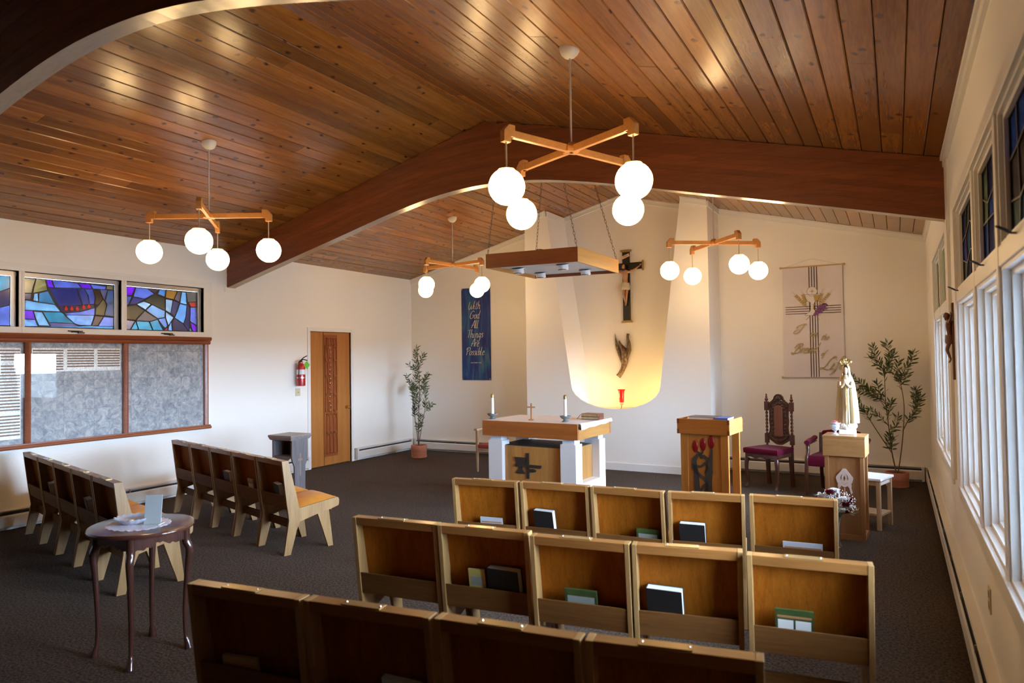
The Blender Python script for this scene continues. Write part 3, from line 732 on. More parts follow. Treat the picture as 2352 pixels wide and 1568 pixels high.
for i, c in enumerate(cs):
    t = tops[i]; a = V((c.x+(cen.x-c.x)*.03, c.y+(cen.y-c.y)*.03, bz1)); b = V((t.x, t.y, roof(t.x)))
    d = (b-a); n_ = int(d.length/.040); mb = MB(); dn = d.normalized()
    for k in range(n_):
        p = a+d*((k+.5)/n_); sd = V((1, 0, 0)) if k % 2 else V((0, 1, 0)); sd = (sd-dn*sd.dot(dn)).normalized()
        h_ = d.length/n_*.64
        mb.tube([p+dn*h_*cos(q)+sd*.0095*sin(q) for q in [j*2*pi/8 for j in range(8)]], .0022, 4, closed=True)
    mb.build('chain', chain_m, lb, smooth=True, kind='stuff')
mb = MB(); mb.tube(crom([(-3.75, 6.4, 2.70), (-3.6, 6.5, 2.74), (-3.45, 6.6, 2.71), (-3.3, 6.5, 2.75), (-3.15, 6.7, 2.70)], 5), .004, 5); mb.build('cable', black_m, lb, smooth=True)

# ================================================================ SEATS
velour = P('amber_velour', (.58, .235, .022), .9, noise=.08, nscale=12, Sheen_Weight=.08, spec=.2)
CW = .475
UP = [(-.01, 0), (.05, 0), (.104, .189), (.133, .256), (.142, .31), (.129, .369), (.099, .505), (.032, .773), (-.026, .772), (.016, .42), (.036, .28)]
RAIL = [(.131, .256), (.298, .294), (.401, .31), (.495, .333), (.503, .345), (.506, .385), (.498, .402), (.478, .407), (.129, .369)]
LEG = [(.298, .294), (.405, .315), (.444, 0), (.396, 0)]
def make_seat(label, group, bright_end=False):
    r = thing('row_seat', label, 'seat', (0, 0, 0), 0, group)
    t = .022
    for x in (0, CW-t):
        MB().prism(UP, x, x+t, 'x').build('back_leg', maple_z, r, bevel=.002)
        MB().prism(RAIL, x+.001, x+t-.001, 'x').build('side_rail', maple_z, r, bevel=.002)
        MB().prism(LEG, x+.002, x+t-.002, 'x').build('front_leg', maple_z, r, bevel=.002)
    # curved panel: slightly concave from the back
    n = 8; rings = []
    for i in range(n+1):
        x = t+(CW-2*t)*i/n; c = .012*(1-(2*i/n-1)**2)
        rings.append([(x, .030+c, .745), (x, .040+c, .745), (x, .112+c, .37), (x, .102+c, .37)])
    MB().loft(rings).build('back_panel', oakz, r)
    MB().prism([(-.024, .772), (-.020, .732), (.036, .732), (.031, .7725)], t, CW-t, 'x').build('top_rail', oakx, r, bevel=.002)
    pl = MB().box(CW*.31, CW*.62, -.020, .024, .7725, .7765); p = pl.build('name_plate', P('plate_bronze', (.42, .27, .10), .22, metal=.55), r, bevel=.001)
    s2 = MB()
    for x in (CW*.33, CW*.60): s2.ball((x, .002, .777), .0035, 8, 4)
    s2.build('screw', steel, p)
    MB().prism([(.012, .478), (.026, .476), (.044, .366), (.030, .366)], t, CW-t, 'x').build('book_rack', oakd, r, bevel=.002)
    MB().prism([(.044, .366), (.105, .366), (.105, .378), (.044, .378)], t, CW-t, 'x').build('rack_floor', oakd, r)
    # cushion: domed pad
    rings = []; ny = 7
    for j in range(ny+1):
        y = .125+.365*j/ny; base = .362+.038*(j/ny); e = 1-abs(2*j/ny-1)**4; ring = []
        for i in range(9):
            x = t+.002+(CW-2*t-.004)*i/8; ex = 1-abs(2*i/8-1)**4
            ring.append((x, y, base+.008+.042*e*ex))
        ring += [(CW-t-.002, y, base-.02), (t+.002, y, base-.02)]
        rings.append(ring)
    MB().loft(rings).build('cushion', velour, r, smooth=True)
    MB().prism([(.43, .30), (.445, .305), (.455, .375), (.44, .375)], t, CW-t, 'x').build('front_apron', oakd, r)
    MB().box(t, CW-t, .085, .107, .20, .262).build('stretcher', oakd, r)
    return r
seat0 = None; SEATS = {}
rows = {
 'front': ([((-2.662, 3.87), (-2.193, 3.941)), ((-2.177, 3.949), (-1.712, 3.996)), ((-1.694, 3.989), (-1.235, 4.019)), ((-1.212, 4.03), (-.781, 4.104)), ((-.763, 4.14), (-.30, 4.185))], 'seats in the right block, row nearest the altar', 'in the altar-side row'),
 'middle': ([((-2.492, 2.705), (-1.994, 2.761)), ((-1.985, 2.756), (-1.514, 2.818)), ((-1.485, 2.78), (-1.03, 2.841)), ((-1.02, 2.846), (-.572, 2.935)), ((-.551, 2.903), (-.092, 2.964))], 'seats in the right block, middle row', 'in the right block middle row'),
 'rear': ([((-2.305, 1.622), (-1.796, 1.687)), ((-1.785, 1.693), (-1.301, 1.756)), ((-1.289, 1.763), (-.813, 1.821)), ((-.801, 1.828), (-.324, 1.916))], 'seats in the right block, nearest row', 'in the row nearest the camera'),
}
def lin(a, b, n): return [((a[0]+(b[0]-a[0])*(i+.012)/n, a[1]+(b[1]-a[1])*(i+.012)/n), (a[0]+(b[0]-a[0])*(i+.985)/n, a[1]+(b[1]-a[1])*(i+.985)/n)) for i in range(n)]
rows['left_far'] = (lin((-6.744, 4.57), (-4.38, 3.945), 5), 'seats in the left block, row by the dark kneeler', 'in the left row by the dark kneeler')
rows['left_near'] = (lin((-7.185, 3.358), (-4.676, 2.746), 5), 'seats in the left block, row behind the oval table', 'in the left row behind the round table')
detail = {
 'front': ['leftmost', 'second from left', 'middle', 'second from right', 'rightmost'],
 'middle': ['leftmost', 'second from left', 'middle', 'second from right', 'rightmost'],
 'rear': ['leftmost', 'second from left', 'third from left', 'rightmost'],
 'left_far': ['wall-end', 'second from wall', 'middle', 'second from aisle', 'aisle-end'],
 'left_near': ['wall-end', 'second from wall', 'middle', 'second from aisle', 'aisle-end']}
for rk, (prs, grp, ph) in rows.items():
    for i, (a, b) in enumerate(prs):
        a, b = V((*a, 0)), V((*b, 0)); d = (b-a); w_ = d.length; d.normalize(); n = V((-d.y, d.x, 0))
        loc = a+n*.026; rz = math.atan2(d.y, d.x); lab = '%s wooden seat with amber cushion %s' % (detail[rk][i], ph)
        if seat0 is None:
            seat0 = make_seat(lab, grp); seat0.location = loc; seat0.rotation_euler = (0, 0, rz); seat0.scale = (w_/CW, 1, 1); o = seat0
        else: o = dup(seat0, loc, rz, lab, grp, (w_/CW, 1, 1))
        SEATS[rk, i] = (loc, rz, w_)
# things kept in the racks behind the seats. u: 0..1 across, h height, wd width, th thickness, lean
def in_rack(key, u, wd, h, th, label, kind, cat, rot=0, z0=.380, y=.070, group=None, cover=None):
    loc, rz, w_ = SEATS[key]
    M = Matrix.Translation(loc) @ Matrix.Rotation(rz, 4, 'Z')
    c = M @ V((u*w_, y, z0))
    r = thing(kind, label, cat, c, rz+rot, group)
    lean = Matrix.Rotation(R_(12), 4, 'X')
    hw = wd/2
    if kind == 'book':
        cv = cover or blackcover
        mb = MB().box(-hw, hw, -th/2, -th/2+.003, .002, h).xf(lean); mb.build('front_cover', cv, r)
        mb = MB().box(-hw, hw, th/2-.003, th/2, .002, h).xf(lean); mb.build('back_cover', cv, r)
        mb = MB().box(-hw, -hw+.003, -th/2, th/2, .002, h).xf(lean); mb.build('spine', cv, r)
        mb = MB().box(-hw+.003, hw-.004, -th/2+.003, th/2-.003, .004, h-.003).xf(lean); mb.build('pages', paper, r)
    else:
        mb = MB().box(-hw, hw, -th/2, th/2, .002, h).xf(lean); mb.build('cover', cover, r)
        mb = MB()
        if kind == 'leaflet':
            mb.box(-hw+.01, -.004, -th/2-.0012, -th/2, .02, h-.045); mb.box(.004, hw-.01, -th/2-.0012, -th/2, .02, h-.045); mb.xf(lean); mb.build('printed_column', paper, r)
            MB().box(-hw+.008, hw-.008, -th/2-.001, -th/2, h-.035, h-.026).xf(lean).build('printed_band', P('print_orange', (.45, .20, .08), .6), r)
        else:
            mb.box(-hw+.012, hw-.012, -th/2-.0012, -th/2, h*.55, h*.8).xf(lean); mb.build('printed_title', P('print_grey', (.30, .32, .28), .6), r)
    return r
green = P('booklet_green', (.05, .08, .02), .45, noise=.5, nscale=14); yellow = P('booklet_yellow', (.55, .48, .13), .5, noise=.1); pale = P('booklet_pale', (.55, .56, .58), .5); tan = P('booklet_tan', (.45, .33, .18), .5)
G = 'books in the seat racks'; G2 = 'booklets in the seat racks'
in_rack(('front', 1), .33, .145, .215, .044, 'black hymn book with pale pages in second seat from left, altar-side row', 'book', 'book', R_(-8), group=G)
in_rack(('front', 3), .32, .15, .210, .044, 'black hymn book in fourth seat from left, altar-side row', 'book', 'book', R_(-5), group=G)
in_rack(('front', 0), .55, .16, .135, .010, 'pale leaflet low in the leftmost rack of the altar-side row', 'leaflet', 'leaflet', group=G2, cover=pale)
in_rack(('front', 2), .75, .14, .150, .012, 'green booklet low in the middle rack of the altar-side row', 'booklet', 'booklet', group=G2, cover=green)
in_rack(('front', 4), .60, .21, .130, .010, 'pale folded leaflet in the rightmost rack of the altar-side row', 'leaflet', 'leaflet', group=G2, cover=pale)
in_rack(('middle', 1), .38, .085, .185, .008, 'yellow booklet beside a black book in the middle row', 'booklet', 'booklet', R_(3), group=G2, cover=yellow)
in_rack(('middle', 1), .70, .17, .205, .044, 'black book beside the yellow booklet in the middle row', 'book', 'book', R_(-6), group=G)
in_rack(('middle', 2), .48, .15, .155, .012, 'green booklet in the centre rack of the middle row', 'booklet', 'booklet', group=G2, cover=green)
in_rack(('middle', 3), .30, .155, .205, .044, 'black book alone in the fourth rack of the middle row', 'book', 'book', R_(-7), group=G)
in_rack(('middle', 4), .38, .145, .175, .010, 'green-bordered leaflet with two pale columns, rightmost rack of middle row', 'leaflet', 'leaflet', group=G2, cover=green)
in_rack(('rear', 0), .36, .15, .13, .014, 'dim pale leaflet in the leftmost rack of the nearest row', 'leaflet', 'leaflet', R_(4), group=G2, cover=tan)
in_rack(('rear', 1), .72, .15, .155, .024, 'dim grey booklet in the second rack of the nearest row', 'booklet', 'booklet', R_(-4), group=G2, cover=pale)
in_rack(('left_far', 4), .62, .15, .195, .045, 'black book in the aisle-end rack by the dark kneeler', 'book', 'book', R_(-10), group=G)
in_rack(('left_far', 3), .55, .10, .17, .012, 'pale leaflet in the second-from-aisle rack by the kneeler', 'leaflet', 'leaflet', group=G2, cover=tan)
in_rack(('left_far', 2), .60, .15, .195, .040, 'black book in the middle rack of the kneeler row', 'book', 'book', R_(-6), group=G)
in_rack(('left_near', 1), .50, .15, .195, .050, 'black book second from wall behind the oval table', 'book', 'book', R_(-8), group=G)
in_rack(('left_near', 3), .48, .15, .190, .045, 'black book second from aisle behind the oval table', 'book', 'book', R_(-8), group=G)

# ================================================================ ALTAR
AR = R_(-3.2); AX, AY = -3.43, 6.87; aw, ad = .595, .405
al = thing('altar', 'wooden altar table with four white legs and a central oak chest', 'altar', (AX, AY, 0), AR)
alt_f = WOOD('altar_front_wood', (.33, .098, .018), (.45, .15, .03), 'x', 7, .38, .15); alt_s = WOOD('altar_side_wood', (.40, .17, .04), (.55, .26, .07), 'y', 7, .38, .15)
MB().box(-aw, aw, -ad, -ad+.03, .735, .90).build('front_fascia', alt_f, al, bevel=.003)
MB().box(-aw, aw, ad-.03, ad, .735, .90).build('back_fascia', alt_f, al, bevel=.003)
for s in (-1, 1): MB().box(min(s*aw, s*(aw-.03)), max(s*aw, s*(aw-.03)), -ad+.031, ad-.031, .735, .90).build('side_fascia', alt_s, al, bevel=.002)
MB().box(-aw+.031, aw-.031, -ad+.031, ad-.031, .86, .897).build('top_board', alt_s, al)
for sx in (-1, 1):
    for sy in (-1, 1):
        x, y = sx*(aw-.14), sy*(ad-.12)
        lg = MB().box(x-.092, x+.092, y-.075, y+.075, .0 if sy < 0 else .0, .68); lg.build('leg', white_p, al, bevel=.004)
        MB().box(x-.072, x+.072, y-.06, y+.06, .68, .735).build('leg_cap', white_p, al, bevel=.003)
MB().box(-aw+.07, aw-.04, -ad+.12, ad-.06, 0, .265).build('plinth', white_p, al, bevel=.004)
chw = WOOD('chest_oak', (.38, .165, .04), (.56, .27, .075), 'z', 9, .4, .1, stretch=.07)
MB().box(-aw+.16, aw-.16, -ad+.10, -ad+.12, .20, .625).build('chest_front', chw, al)
MB().box(aw-.16, aw-.14, -ad+.12, ad-.14, .265, .625).build('chest_side', chw, al); MB().box(-aw+.14, -aw+.16, -ad+.12, ad-.14, .265, .625).build('chest_side', chw, al)
MB().box(-aw+.14, aw-.14, ad-.16, ad-.14, .20, .625).build('chest_back', chw, al)
MB().box(-aw+.15, aw-.15, -ad+.11, ad-.15, .625, .632).build('chest_top', P('chest_top_dark', (.045, .04, .038), .55), al)
em = P('emblem_dark_bronze', (.055, .045, .038), .45, metal=.3, bump=.3, bscale=60)
yb = -ad+.10; mb = MB()
def E(pts, y0=yb-.014, y1=yb): mb.prism(pts, y0, y1, 'y')
ex, ez = -.085, .42
E(rect(ex+.005, ex+.038, ez-.14, ez+.135)); E(rect(ex-.135, ex+.19, ez-.018, ez+.012), yb-.020)
bowl = [(ex-.145, ez+.085)]+[(ex-.07+.072*cos(pi+pi*k/8), ez+.075-.085*sin(pi*k/8)) for k in range(9)]+[(ex+.0, ez+.085)]
E(bowl); E([(ex-.085, ez-.01), (ex-.055, ez-.01), (ex-.045, ez-.05), (ex-.02, ez-.08), (ex-.02, ez-.09), (ex-.135, ez-.09), (ex-.13, ez-.078), (ex-.10, ez-.05)])
E([(ex+.04, ez-.035), (ex+.09, ez-.032), (ex+.125, ez-.045), (ex+.12, ez-.062), (ex+.08, ez-.07), (ex+.04, ez-.065)])
mb.build('chalice_emblem', em, al, bevel=.001)
# cloth
cl = MB(); n = 18; rings = []
x0, x1 = -aw+.005, aw+.022
for j in range(13):
    y = -ad+.02+(2*ad-.04)*j/12; ring = []
    top = []
    for i in range(n+1):
        x = x0+(x1-x0)*i/n; z = .902+.0015*sin(x*19+y*7)
        if x > aw: z = .904
        top.append((x, y, z))
    wv = .006*sin(y*16); top.append((x1+.006+wv, y, .895)); top.append((x1+.010+wv, y, .858+.012*(y/ad)+.005*sin(y*23)))
    rings.append(top+[(p[0]+(.002 if p[0] > aw else 0), p[1], p[2]-.0025) for p in top[::-1]])
cl.loft(rings)
tag(cl.build('altar_cloth', P('white_linen', (.84, .80, .80), .8, bump=.1, bscale=300), smooth=True, loc=(AX, AY, 0), rotz=AR), 'thin white linen cloth lying over the altar top', 'cloth')
def onalt(px, py): # world
    return (px, py, .9055)
def candle(x, y, lab1, lab2):
    d = thing('candle_dish', lab1, 'candle holder', (x, y, .9055), 0, 'grey footed candle dishes')
    cm = P('pewter_grey', (.20, .22, .22), .45, metal=.4, noise=.15, nscale=30)
    MB().lathe([(.036, 0), (.038, .006), (.022, .016), (.024, .024), (.045, .036), (.058, .052), (.060, .062), (.054, .060), (.038, .044), (.012, .040)], n=24).build('bowl', cm, d, smooth=True)
    c = thing('altar_candle', lab2, 'candle', (x, y, .9455), 0, 'white altar candles')
    MB().lathe([(.0175, 0), (.0175, .205), (.005, .206)], n=18).build('wax', P('candle_wax', (.85, .84, .76), .4, Subsurface_Weight=.2), c, smooth=True)
    MB().lathe([(.0185, .200), (.0195, .205), (.0185, .235), (.013, .242), (.006, .243)], n=18).build('brass_follower', P('aged_brass', (.42, .33, .13), .35, metal=1), c, smooth=True)
candle(-3.996, 6.64, 'grey footed candle dish at the left end of the altar', 'white candle with brass cap at the left end of the altar')
candle(-3.080, 6.62, 'grey footed candle dish near the middle right of the altar', 'white candle with brass cap beside the books on the altar')
sc_ = thing('standing_cross', 'small wooden standing cross between the two candles', 'cross', (-3.50, 6.64, .9055), R_(8))
crw = WOOD('cross_wood', (.40, .20, .09), (.52, .28, .13), 'z', 20, .5)
MB().box(-.028, .028, -.02, .02, 0, .012).build('base', crw, sc_, bevel=.002); MB().box(-.008, .008, -.006, .006, .012, .185).build('upright', crw, sc_); MB().box(-.045, .045, -.007, .005, .135, .150).build('crossbar', crw, sc_)
# two gilt-edged books stacked
for i, (z, cvr, lab, rz, w_) in enumerate(((.9055, (.20, .05, .03), 'red-covered gilt-edged missal lying at the bottom of the altar book pile', R_(4), .21), (.9375, (.16, .06, .03), 'brown gilt-edged missal on top of the altar book pile', R_(-3), .20))):
    b = thing('missal', lab, 'book', (-2.93, 7.0, z), rz-.05, 'missals stacked on the altar')
    cm = P('leather_%d' % i, cvr, .4)
    MB().box(-w_/2, w_/2, -.075, .075, 0, .003).box(-w_/2, w_/2, -.075, .075, .028, .031).box(w_/2-.003, w_/2+.001, -.075, .075, 0, .031).build('cover', cm, b, bevel=.001)
    MB().box(-w_/2+.004, w_/2-.004, -.071, .071, .003, .028).build('gilt_pages', P('gilt_edge', (.55, .43, .25), .35, metal=.35, noise=.1, nscale=50), b)
    if i == 1:
        MB().tube(crom([(-w_/2+.01, -.03, .015), (-w_/2-.025, -.045, .012), (-w_/2-.045, -.06, -.018), (-w_/2-.058, -.07, -.029)], 5), .003, 6).build('ribbon', P('ribbon_dark', (.08, .03, .02), .6), b)

# ================================================================ LECTERN
LE = R_(-4.5)
le = thing('lectern', 'light oak lectern with three red tulips carved on its front', 'lectern', (-1.545, 6.55, 0), LE)
lf = WOOD('lectern_front', (.37, .125, .018), (.52, .21, .038), 'z', 9, .38, .15, stretch=.07); lfx = WOOD('lectern_box', (.34, .10, .013), (.45, .16, .025), 'x', 8, .38, .15)
hx, hy = .243, .22
MB().box(-hx, hx, -hy, -hy+.022, .862, 1.0).build('box_front', lfx, le, bevel=.002); MB().box(-hx, hx, hy-.022, hy, .862, .985).build('box_back', lfx, le, bevel=.002)
for s in (-1, 1): MB().box(min(s*hx, s*(hx-.022)), max(s*hx, s*(hx-.022)), -hy+.0225, hy-.0225, .862, 1.0).build('box_side', alt_s, le, bevel=.002)
MB().box(-hx+.022, hx-.022, -hy+.022, hy-.022, .955, .968).build('book_shelf', lfx, le)
dj = P('dark_joint', (.18, .05, .015), .4)
for x in (-hx-.001, hx-.021):
    for z in (.957, .862): MB().box(x, x+.022, -hy-.001, -hy+.003, z, z+.043).build('finger_joint', dj, le)
for sx in (-1, 1):
    for sy in (-1, 1):
        x, y = sx*(hx-.055), sy*(hy-.045); MB().box(x-.034, x+.034, y-.018, y+.018, 0, .862).build('leg', lf, le, bevel=.002)
MB().box(-hx+.088, hx-.088, -hy+.048, -hy+.058, .05, .862).build('front_panel', lf, le)
MB().box(-hx+.022, hx-.022, -hy+.03, hy-.03, .03, .06).build('base_board', lf, le)
tul = P('tulip_red', (.24, .005, .006), .25); st = P('carved_stem_grey', (.075, .068, .06), .45, metal=.2)
py = -hy+.048; mb = MB()
def bud(cx, cz, w_, h):
    MB().ball((0, 0, 0), 1, 14, 8).xf(Matrix.Translation((cx, py-.004, cz)) @ Matrix.Diagonal((w_, .012, h, 1))).build('tulip_bud', tul, le, smooth=True)
bud(-.088, .745, .028, .058); bud(-.015, .765, .029, .060); bud(.062, .79, .030, .062)
def strip(pts, w_, y0=None):
    y0 = py-.010 if y0 is None else y0
    P3 = crom([(a, 0, b) for a, b in pts], 5); ws = w_ if isinstance(w_, (list, tuple)) else [w_]*len(pts)
    n = len(P3); rings = []
    for i, p in enumerate(P3):
        t = i/(n-1)*(len(ws)-1); k = min(int(t), len(ws)-2); ww = ws[k]+(ws[k+1]-ws[k])*(t-k)
        d = V(P3[min(i+1, n-1)])-V(P3[max(i-1, 0)]); d.normalize(); q = V((-d.z, 0, d.x))*ww
        rings.append([(p[0]+q.x, y0, p[2]+q.z), (p[0]-q.x, y0, p[2]-q.z), (p[0]-q.x, py, p[2]-q.z), (p[0]+q.x, py, p[2]+q.z)])
    mb.loft(rings)
strip([(.062, .735), (.062, .68), (.05, .60), (.035, .52), (.03, .40), (.035, .2)], [.008, .012, .02, .035, .028, .03])
strip([(-.015, .71), (-.03, .68), (-.07, .66), (-.10, .61), (-.095, .54), (-.06, .49), (.0, .44), (.02, .38), (-.02, .30)], [.006, .01, .012, .022, .026, .012, .012, .014, .012])
strip([(-.075, .70), (-.045, .675), (-.03, .64), (-.01, .66), (.03, .62)], [.006, .012, .010, .012, .02])
strip([(-.095, .58), (-.085, .50), (-.08, .40), (-.075, .2)], [.02, .022, .026, .026]); strip([(-.07, .56), (-.03, .565), (.01, .60), (.02, .55), (.0, .50)], [.012, .01, .010, .010, .006])
strip([(-.06, .30), (-.03, .36), (.0, .40)], [.01, .012, .012])
mb.build('carved_stems', st, le)
b1 = thing('binder', 'open white-paged binder lying on the lectern shelf', 'book', (-1.60, 6.50, .9685), LE)
MB().box(-.10, .14, -.10, .10, 0, .045).build('pages', P('white_page', (.80, .76, .72), .7), b1); MB().box(-.11, .15, -.105, .105, .045, .048).build('cover', P('cover_charcoal', (.05, .05, .06), .4), b1)
b2 = thing('blue_book', 'blue-covered book at the right side of the lectern shelf', 'book', (-1.392, 6.46, .9685), LE)
MB().box(-.055, .055, -.10, .10, .003, .044).build('pages', paper, b2); MB().box(-.058, .06, -.105, .105, 0, .003).box(-.058, .06, -.105, .105, .044, .047).box(-.058, .062, -.108, -.103, 0, .047).build('cover', P('blue_cover', (.06, .12, .42), .4), b2, bevel=.002)
MB().box(-.072, -.058, -.106, -.09, .0, .047).box(-.085, -.072, -.106, -.09, .0, .03).build('page_marker', P('marker_red', (.5, .05, .05), .5), b2)

# ================================================================ STATUE STAND
SR = R_(-3)
sd = thing('statue_stand', 'light oak open stand with a praying-hands cutout, holding the statue', 'stand', (-.40, 6.63, 0), R_(-4))
so = WOOD('stand_oak_top', (.26, .115, .035), (.38, .19, .068), 'x', 9, .4, .1, stretch=.12); sz_ = WOOD('stand_oak', (.24, .10, .03), (.34, .16, .055), 'z', 9, .45, .05)
hx, hy = .165, .145
MB().box(-hx, hx, -hy, hy, .705, .86).build('box', so, sd, bevel=.003); MB().box(-hx-.001, hx+.001, -hy-.001, hy+.001, .86, .88).build('top_board', so, sd, bevel=.002)
for sx in (-1, 1):
    for sy in (-1, 1):
        x, y = sx*(hx-.028), sy*(hy-.022); MB().box(x-.016, x+.016, y-.014, y+.014, 0, .705).build('leg', sz_, sd, bevel=.0015)
MB().box(-hx+.044, hx-.044, -hy+.022, -hy+.030, .04, .705).build('front_panel', sz_, sd)
MB().box(-hx+.044, hx-.044, -hy+.008, -hy+.036, .0, .045).build('bottom_rail', sz_, sd); MB().box(hx-.044, hx-.012, -hy+.036, hy-.036, .0, .045).build('bottom_rail', sz_, sd); MB().box(-hx+.012, -hx+.044, -hy+.036, hy-.036, .0, .045).build('bottom_rail', sz_, sd)
MB().box(-hx+.044, hx-.044, -hy+.036, hy-.03, .02, .035).build('base_board', sz_, sd)
ph = MB(); hz = .50; yq = -hy+.022
def half(s):
    pts = [(0.0, .10), (.012, .10), (.030, .075), (.062, .035), (.068, .02), (.058, -.015), (.05, -.03), (.055, -.045), (.050, -.06), (.060, -.10), (.050, -.115), (.035, -.06), (.022, -.045), (.010, -.055), (.0, -.05)]
    inner = [(.0, -.02), (.022, .0), (.030, .02), (.026, .045), (.012, .06), (.020, .035), (.014, .012), (.0, .0)]
    return [(s*a, hz+b) for a, b in pts]
ph.prism(half(1), yq-.007, yq, 'y').prism(half(-1), yq-.007, yq, 'y'); ph.build('praying_hands_cutout', P('cutout_pale_pink', (.62, .48, .42), .5), sd)
mb = MB()
for s in (-1, 1): mb.prism([(s*.0+s*.026, hz+.0), (s*.030, hz+.02), (s*.026, hz+.04), (s*.012, hz+.058), (s*.022, hz+.036), (s*.022, hz+.015)], yq-.0085, yq-.007, 'y')
mb.prism([(0, hz+.045), (.008, hz+.02), (0, hz-.005), (-.008, hz+.02)], yq-.0085, yq-.007, 'y')
for k in range(5): mb.ball(((k-2)*.010, yq-.008, hz-.018-.008*(2-abs(k-2))), .0025, 6, 4)
mb.build('cutout_motif', P('motif_brown', (.14, .06, .02), .5), sd)
mb = MB()
for k in range(6): mb.ball((0, yq-.006, hz-.055-.010*k), .0045, 8, 5)
mb.build('rosary_bead', P('bead_pink', (.65, .25, .22), .4), sd, smooth=True, kind='stuff')

# ---- statue
stt = thing('statue', 'crowned gold-and-cream praying robed figure statue on a white cloud base', 'statue', (-.385, 6.66, .881), R_(-6))
gold_robe = P('gilded_cream', (.42, .29, .13), .3, metal=.5, noise=.1, nscale=9); cream_robe = P('cream_robe', (.55, .44, .27), .35, metal=.2)
ivory = P('ivory_plaster', (.80, .76, .66), .4)
MB().prism([(-.06, -.05), (.06, -.05), (.07, .0), (.06, .05), (-.06, .05), (-.07, 0)], 0, .045, 'z').build('base', ivory, stt, bevel=.004)
mb = MB(); rs2 = random.Random(4)
for k in range(16):
    a = k*2*pi/16; mb.ball((.045*cos(a), .038*sin(a), .06+.03*((k*7) % 3)/3), .024, 10, 6)
mb.ball((0, 0, .075), .045, 12, 8, sz=.9); mb.ball((.055, -.01, .075), .028, 12, 8); mb.ball((.048, -.03, .105), .018, 10, 6); mb.ball((-.03, -.035, .08), .022, 10, 6); mb.build('cloud', ivory, stt, smooth=True)
def robe(prof, folds, amp, name, mat, y_off=0, open_=None):
    mb = MB(); n = 72; rings = []
    for z, rx, ry in prof:
        ring = []
        for j in range(n):
            a = 2*pi*j/n; f = 1+amp*sin(folds*a)*min(1, max(0, (.50-z)/.35))
            ring.append((rx*f*cos(a), y_off+ry*f*sin(a), z))
        rings.append(ring)
    mb.loft(rings); return mb.build(name, mat, stt, smooth=True, auto=False)
robe([(.085, .055, .045), (.12, .06, .048), (.25, .052, .044), (.35, .047, .04), (.42, .048, .038), (.47, .045, .035), (.50, .03, .025), (.52, .018, .018)], 15, .05, 'gown', cream_robe, -.008)
# mantle: open at front, shell from head down
def mantle():
    mb = MB(); prof = [(.10, .094, .064), (.20, .090, .060), (.30, .083, .056), (.38, .075, .052), (.44, .068, .046), (.49, .052, .038), (.52, .038, .034), (.55, .034, .034), (.585, .031, .032), (.605, .020, .022), (.612, .005, .006)]
    n = 48; outer = []; rings = []
    for z, rx, ry in prof:
        gap = R_(26) if z < .50 else R_(42) if z < .59 else R_(15)
        a0 = -pi/2+gap; a1 = -pi/2+2*pi-gap; ro = []; ri = []
        for j in range(n+1):
            a = a0+(a1-a0)*j/n; f = 1+.045*sin(13*a)*min(1, max(0, (.52-z)/.3))
            ro.append((rx*f*cos(a), ry*f*sin(a)+.004, z)); ri.append(((rx*f-.005)*cos(a), (ry*f-.005)*sin(a)+.004, z))
        rings.append(ro+ri[::-1])
    mb.loft(rings); return mb.build('mantle', gold_robe, stt, smooth=True)
mantle()
hd = MB()      # head with face: sculpted ellipsoid
rings = []
for i in range(13):
    t = i/12; z = .515+.075*t; rr_ = .0245*math.sqrt(max(.0004, 1-(2*t-1)**2))*(.86+.14*t)
    ring = []
    for j in range(20):
        a = 2*pi*j/20; f = 1.0; fr_ = max(0, -sin(a))
        nose = .22*math.exp(-((t-.45)/.12)**2)*max(0, fr_-.92)/.08
        eye = -.10*math.exp(-((t-.56)/.06)**2)*math.exp(-((abs(cos(a))-.38)/.13)**2)*(1 if sin(a) < 0 else 0)
        chin = .06*math.exp(-((t-.12)/.1)**2)*fr_; lips = .05*math.exp(-((t-.27)/.035)**2)*max(0, fr_-.85)/.15
        f += nose+eye+chin+lips
        ring.append((rr_*f*cos(a), rr_*1.1*f*sin(a)-.004, z))
    rings.append(ring)
hd.loft(rings); hd.build('face', P('statue_face', (.66, .47, .33), .45), stt, smooth=True, auto=False)
hn = MB()      # sleeves and praying hands, fingers together
for s in (-1, 1):
    hn.tube([(s*.048, -.02, .455), (s*.050, -.040, .415), (s*.028, -.060, .418), (s*.010, -.064, .436)], [.018, .018, .015, .009], 10)
hn.build('sleeves', cream_robe, stt, smooth=True)
hn = MB()
for s in (-1, 1):
    hn.tube([(s*.010, -.064, .434), (s*.0045, -.066, .452), (s*.0035, -.067, .464)], [.006, .0055, .005], 8)
    for k in range(4): hn.tube([(s*.0035, -.071+k*.0033, .462), (s*.0025, -.070+k*.0033, .478+(0.003 if k in (1, 2) else 0))], [.0019, .0013], 6)
    hn.tube([(s*.005, -.071, .450), (s*.004, -.076, .460)], [.002, .0014], 6)
hn.build('praying_hands', P('statue_face', (0, 0, 0)), stt, smooth=True)
cr_ = MB(); cr_.lathe([(.026, -.004), (.029, .0), (.030, .006), (.020, .008), (.006, .010)], (0, 0, .605), 24)
for k in range(12):
    a = k*2*pi/12; cr_.ball((.043*cos(a), .043*sin(a), .633), .0055, 8, 5); cr_.tube(crom([(.028*cos(a), .028*sin(a), .608), (.044*cos(a), .044*sin(a), .622), (.046*cos(a), .046*sin(a), .638), (.026*cos(a), .026*sin(a), .650), (0, 0, .648)], 4), .0042, 6, flat=.7)
cr_.ball((0, 0, .654), .008, 8, 5)
cr_.build('crown', P('crown_gold', (.78, .62, .33), .2, metal=1), stt, smooth=True)
